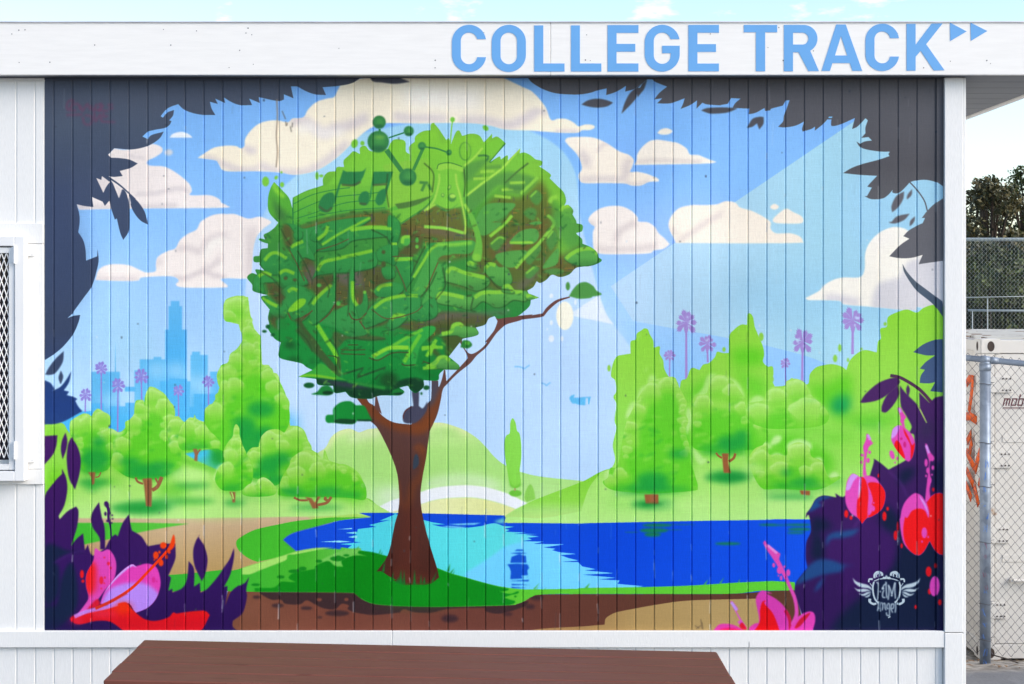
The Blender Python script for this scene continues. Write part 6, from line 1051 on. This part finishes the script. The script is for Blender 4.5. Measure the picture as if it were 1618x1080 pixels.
def corrug(x, y0, y1, z0, z1, dep, pitch=.28):
    prof = []; y = y0
    while y < y1-.01:
        for a, o_ in ((0, 0), (.30, 0), (.5, 1), (.8, 1), (1.0, 0)): prof.append((y+a*pitch*.999, o_*dep))
        y += pitch
    prof = [(min(a, y1), b) for a, b in prof]; n = len(prof)
    return [(x+b, a, z) for z in (z0, z1) for a, b in prof], [(i, i+1, n+i+1, n+i) for i in range(n-1)]
for x, s in ((CX0+.012, 1), (CX1-.012, -1)):
    v, f = corrug(x, YC+.11, YE-.11, CZ0+.12, CZ1-.1, .03*s); t = MB(); t.add(v, f); cpart(t, 'side_panel')
t = MB(); t.box(CX0+.01, CX1-.01, YC+.01, YE-.01, CZ1-.03, CZ1-.008, .004); k = YC+.25
while k < YE-.2: t.box(CX0+.12, CX1-.12, k, k+.12, CZ1-.0075, CZ1+.006, 0); k += .30
cpart(t, 'roof', pbr('grey_container_roof', srgb('b4b4b0'), .7, var=.12, scale=4, spots=('7c6a5c', 6, .6)))
t = MB(); t.box(CX0+.11, CX1-.11, YE-.05, YE-.02, CZ0+.1, CZ1-.1, 0); cpart(t, 'end_panel')
for k in range(2):
    x0 = CX0+.116+k*(CW-.232)/2+(.004 if k else 0); x1 = CX0+.116+(k+1)*(CW-.232)/2-(0 if k else .004)
    t = MB(); t.box(x0, x1, YC+.012, YC+.055, CZ0+.13, CZ1-.12, .004)
    for q in (.30, .72): t.box(x0+.06, x1-.06, YC+.006, YC+.013, CZ0+.13+q*2.3-.03, CZ0+.13+q*2.3+.03, .002)
    d_ = cpart(t, 'door')
    if k == 0:
        for q, (py, px) in enumerate(((607, 1580), (726, 1578), (845, 1575), (964, 1571))):
            cz = Z_(py, YC); xh = X_(px, YC); h = MB(); h.box(xh-.10, xh+.10, YC-.008, YC+.0055, cz-.066, cz+.066, .002); hp = h.obj('hinge', BEIGE, d_)
            for zz in (-.046, .046):
                for xx in (.02, .05, .08):
                    b_ = MB(); b_.tube([(xh+xx, YC-.0085, cz+zz), (xh+xx, YC-.013, cz+zz)], .0065, 8); child(b_.obj('bolt', BLACK), con)
        xl = x1-.35; h = MB(); h.tube([(xl, YC-.035, CZ0+.1), (xl, YC-.035, CZ1-.1)], .017, 10)
        for zz in (.3, 1.0, 1.7, 2.3): h.box(xl-.04, xl+.04, YC-.055, YC+.003, CZ0+zz, CZ0+zz+.08, .003)
        child(h.obj('locking_bar', BEIGE, None), con)
        xh, zh = at(1599, 917, YC); h = MB(); h.tube([(xh, YC-.03, zh+.008), (xh+.45, YC-.04, zh-.006)], .016, 8); h.tube([(xh, YC-.03, zh+.008), (xh, YC+.008, zh+.008)], .02, 8); child(h.obj('door_handle', BEIGE), con)
# stencilled lettering on the door
def strokes(name, paths, w, y, mat, par, sx, sz, x0, z0, sl=0.0):
    m = MB()
    for p in paths:
        q = [Vector((x0+(a+sl*b)*sx, 0, z0+b*sz)) for a, b in p]
        for i in range(len(q)-1):
            d = (q[i+1]-q[i]); L_ = max(d.length, 1e-5); nn = Vector((-d.z, 0, d.x))/L_*w/2; e = d/L_*w*.42; j = len(m.v)*1e-7
            m.add([(p_.x, y-j, p_.z) for p_ in (q[i]-nn-e, q[i+1]-nn+e, q[i+1]+nn+e, q[i]+nn-e)], [(0, 1, 2, 3)])
    return child(m.obj(name, mat), par)
tx, tz = at(1586, 640, YC)
for nm_, ps, off in (('letter', [[(0, 0), (0, 1)], [(0, .97), (.9, .97)], [(.48, .95), (.48, 0)], [(.95, .95), (.95, 0)]], 0), ('letter', [[(0, 0), (0, .97), (.72, .97), (.72, 0), (0, 0)]], 1.4), ('letter', [[(0, 1.6), (0, 0), (.72, 0), (.72, .97), (0, .97)]], 2.55), ('letter', [[(0, 0), (0, .97)], [(0, 1.35), (0, 1.55)]], 3.7)):
    strokes(nm_, ps, .011, YC+.0115, MAROON, con, .046, .052, tx+off*.046, tz, .28)
strokes('underline', [[(0, -.35), (7, -.35)], [(-.1, -.55), (7, -.55)]], .005, YC+.0115, MAROON, con, .046, .052, tx, tz)
# orange spray on the container side, in the plane of that side
def spray(paths, w):
    for p in paths:
        m = MB(); q = []
        for px, py in p:
            yy = (CX0-.004)*F/(px-809)-DIST; q.append(Vector((CX0-.0035, yy, CZ0 if False else CAMZ+(HOR-py)*(yy+DIST)/F)))
        m.tube(q, w, 6); o = m.obj('spray_stroke', ORANGE, None, True); o.data.transform(Matrix.Translation((CX0-.004, 0, 0)) @ Matrix.Diagonal((.08, 1, 1, 1)) @ Matrix.Translation((-CX0+.004, 0, 0))); child(o, con)
spray([[(1527, 606), (1532, 598), (1537, 597), (1536, 612), (1534, 630), (1531, 650)], [(1526, 658), (1533, 657), (1543, 664)], [(1528, 698), (1535, 684), (1535, 700), (1532, 715)], [(1527, 712), (1533, 726), (1539, 738)], [(1549, 712), (1544, 728), (1540, 745)], [(1527, 742), (1533, 755), (1538, 765)], [(1539, 768), (1543, 784), (1546, 798)], [(1549, 758), (1547, 770)], [(1526, 764), (1531, 778), (1535, 788)]], .040)
# ---------------------------------------------------------------- far fence, railing
YT = 16.0; g0 = ground_z(YT)
tf = thing('chain_link_fence', 'tall thin chain link fence with a pale top rail in front of the dark trees', 'fence', None, (9, YT, g0))
zt = Z_(378, YT)
t = MB(); t.tube([(4.5, YT, zt), (16, YT, zt)], .030, 10); child(t.obj('top_rail', PALEST, None, True), tf)
for x in (5.4, 11.6): t = MB(); t.tube([(x, YT, g0-.05), (x, YT, zt)], .036, 10); child(t.obj('post', PALEST, None, True), tf)
t = MB(); chain(t, 5.2, 11.7, YT-.05, lambda x: g0+.02, lambda x: zt+.02, .066, .072, .0030); child(t.obj('chain_link_mesh', pbr('pale_wire', srgb('8f9590'), .5, .2), None), tf)
YR = 10.5; gr = ground_z(YR)
ra = thing('pipe_railing', 'pale thin pipe railing behind the container roof', 'railing', None, (7, YR, gr))
xa_, za = at(1519, 471.5, YR); xb_, zb = at(1760, 465.5, YR)
t = MB(); t.tube([(xa_-.8, YR, za), (xb_, YR, zb)], .006, 8); child(t.obj('top_rail', PALEST, None, True), ra)
xa_, za = at(1531, 490, YR); xb_, zb = at(1760, 492, YR)
t = MB(); t.tube([(xa_, YR+.03, za), (xb_, YR+.03, zb)], .015, 10); child(t.obj('middle_rail', PALEST, None, True), ra)
for px, py in ((1561, 471), (1537, 491), (1640, 470), (1740, 468)):
    x, z = at(px, py, YR); t = MB(); t.tube([(x, YR+.012, gr-.02), (x, YR+.012, z)], .007, 8); child(t.obj('post', PALEST, None, True), ra)
# ---------------------------------------------------------------- trees and shrubs
def leafmat(name, a, b):
    m = bpy.data.materials.new(name); m.use_nodes = True; n = m.node_tree.nodes; l = m.node_tree.links; bs = n['Principled BSDF']; bs.inputs['Roughness'].default_value = .6
    oi = n.new('ShaderNodeNewGeometry'); r = n.new('ShaderNodeValToRGB'); r.color_ramp.elements[0].color = srgb(a)+(1,); r.color_ramp.elements[1].color = srgb(b)+(1,)
    l.new(oi.outputs['Random Per Island'], r.inputs[0]); l.new(r.outputs[0], bs.inputs['Base Color']); bs.inputs['Subsurface Weight'].default_value = 0
    return m
BARK = pbr('bark', srgb('4a3f36'), .9, var=.3, scale=12)
LG = leafmat('dark_leaves', '232d12', '4f5c26'); LR = leafmat('russet_leaves', '28301a', '645a30'); LD = leafmat('deep_leaves', '12180c', '2f3a17')
def leaves(g, centres, n, size):
    V, Fc = [], []
    for c, rad in centres:
        k = int(n*rad**2)
        for _ in range(k):
            d = Vector((g.gauss(0, 1), g.gauss(0, 1), g.gauss(0, 1))).normalized()*rad*(g.random()**.45); p = c+Vector((d.x, d.y, d.z*.8))
            a = Vector((g.gauss(0, 1), g.gauss(0, 1), g.gauss(0, 1))).normalized(); b = a.cross(Vector((g.gauss(0, 1), g.gauss(0, 1), g.gauss(0, 1)))).normalized(); s_ = size*g.uniform(.6, 1.3); i = len(V)
            V += [p-a*s_, p+b*s_*.42, p+a*s_, p-b*s_*.42]; Fc.append((i, i+1, i+2, i+3))
    return mesh('crown', [tuple(v) for v in V], Fc)
def tree(x, y, h, spread, seed, mat, label, low=.35, n=1500, size=.055):
    g = random.Random(seed); gz = ground_z(y); root = thing('leafy_tree', label, 'tree', 'trees beyond the tall fence', (x, y, gz))
    tr = MB(); cent = []; p0 = Vector((0, 0, -.1)); tr.tube([p0, Vector((.05, .02, h*.3)), Vector((g.uniform(-.1, .1), 0, h*.62))], .13, 8, True, .06)
    for k in range(58):
        a = g.uniform(0, 6.28); zz = h*(low+(1-low)*g.random()**.8)*.98; rr = spread*math.sin(math.pi*min(1, max(.08, (zz/h-low+.12)/(1.12-low))))**.6*g.uniform(.35, 1)
        c = Vector((math.cos(a)*rr, math.sin(a)*rr, zz)); s0 = Vector((0, 0, min(zz*.7, h*.6))); mid = (s0+c)/2+Vector((0, 0, .08))
        tr.tube([s0, mid, c], .035, 5, False, .010); cent.append((c, g.uniform(.16, .36)))
    tr.obj('trunk', BARK, root, True); link('crown', leaves(g, cent, n, size), mat, root)
def shrub(x, y, h, r, seed, mat, label, n=900, size=.07):
    g = random.Random(seed); root = thing('dense_shrub', label, 'shrub', 'shrubs behind the tall fence', (x, y, ground_z(y))); st = MB(); cent = []
    for k in range(26):
        a = g.uniform(0, 6.28); rr = r*g.random()**.5; zz = h*g.uniform(.06, .95); c = Vector((math.cos(a)*rr, math.sin(a)*rr, zz)); cent.append((c, g.uniform(.3, .55)))
        if k % 3 == 0: st.tube([Vector((0, 0, -.05)), c*.5+Vector((0, 0, .1)), c], .03, 5, False, .008)
    st.obj('stems', BARK, root, True); link('crown', leaves(g, cent, n, size), mat, root)
def zpx(py, y): return Z_(py, y)-ground_z(y)
tree(X_(1566, 22), 22, zpx(280, 22), 1.05, 1, LR, 'russet brown tree thinning at the top beyond the tall fence', .40)
tree(X_(1622, 23), 23, zpx(258, 23), 1.2, 2, LG, 'dark green tree reaching highest beyond the tall fence', .30)
tree(X_(1690, 24), 24, zpx(270, 24), 1.5, 3, LD, 'deep green broad tree beside the highest one beyond the fence', .25)
tree(X_(1500, 25), 25, zpx(325, 25), 1.2, 4, LG, 'low olive green tree hidden partly by the building corner', .3)
for k, (px, y, py, r_, m_, lb) in enumerate([(1525, 19, 392, .9, LD, 'dark shrub nearest the white building corner behind the tall fence'), (1572, 18.5, 402, 1.0, LG, 'olive green shrub in the middle of the row behind the fence'), (1620, 19.2, 380, 1.05, LD, 'tallest deep green shrub of the row behind the fence'), (1690, 19, 392, 1.2, LG, 'broad olive shrub at the far end of the row'), (1596, 20.5, 372, 1.1, LR, 'reddish brown shrub showing between the green shrubs'), (1470, 20, 400, 1.2, LG, 'olive shrub almost hidden behind the white building')]):
    shrub(X_(px, y), y, zpx(py, y), r_, 20+k, m_, lb)
# ---------------------------------------------------------------- litter by the post
DRY = leafmat('dry_litter', '3a2a1e', '8a6c4c'); g = random.Random(12)
for k in range(46):
    x, y = g.uniform(2.95, 3.95), g.choice((g.uniform(1.75, 2.1), g.uniform(2.3, 3.6), g.uniform(2.3, 3.6))); s_ = g.uniform(.012, .032); a = g.uniform(0, 6.28)
    t = MB(); c_, s2 = math.cos(a), math.sin(a); P_ = [(-s_, 0, .003), (0, s_*.45, .010), (s_, 0, .004), (0, -s_*.45, .008)]
    t.add([(px*c_-py*s2, px*s2+py*c_, pz+.004) for px, py, pz in P_], [(0, 1, 3), (1, 2, 3)]); o = t.obj('dry_leaf', DRY); o.location = (x, y, ground_z(y)+.006); tag(o, 'small dry brown leaf lying on the dirt by the fence post', 'leaf', 'dry leaves littering the dirt by the post')
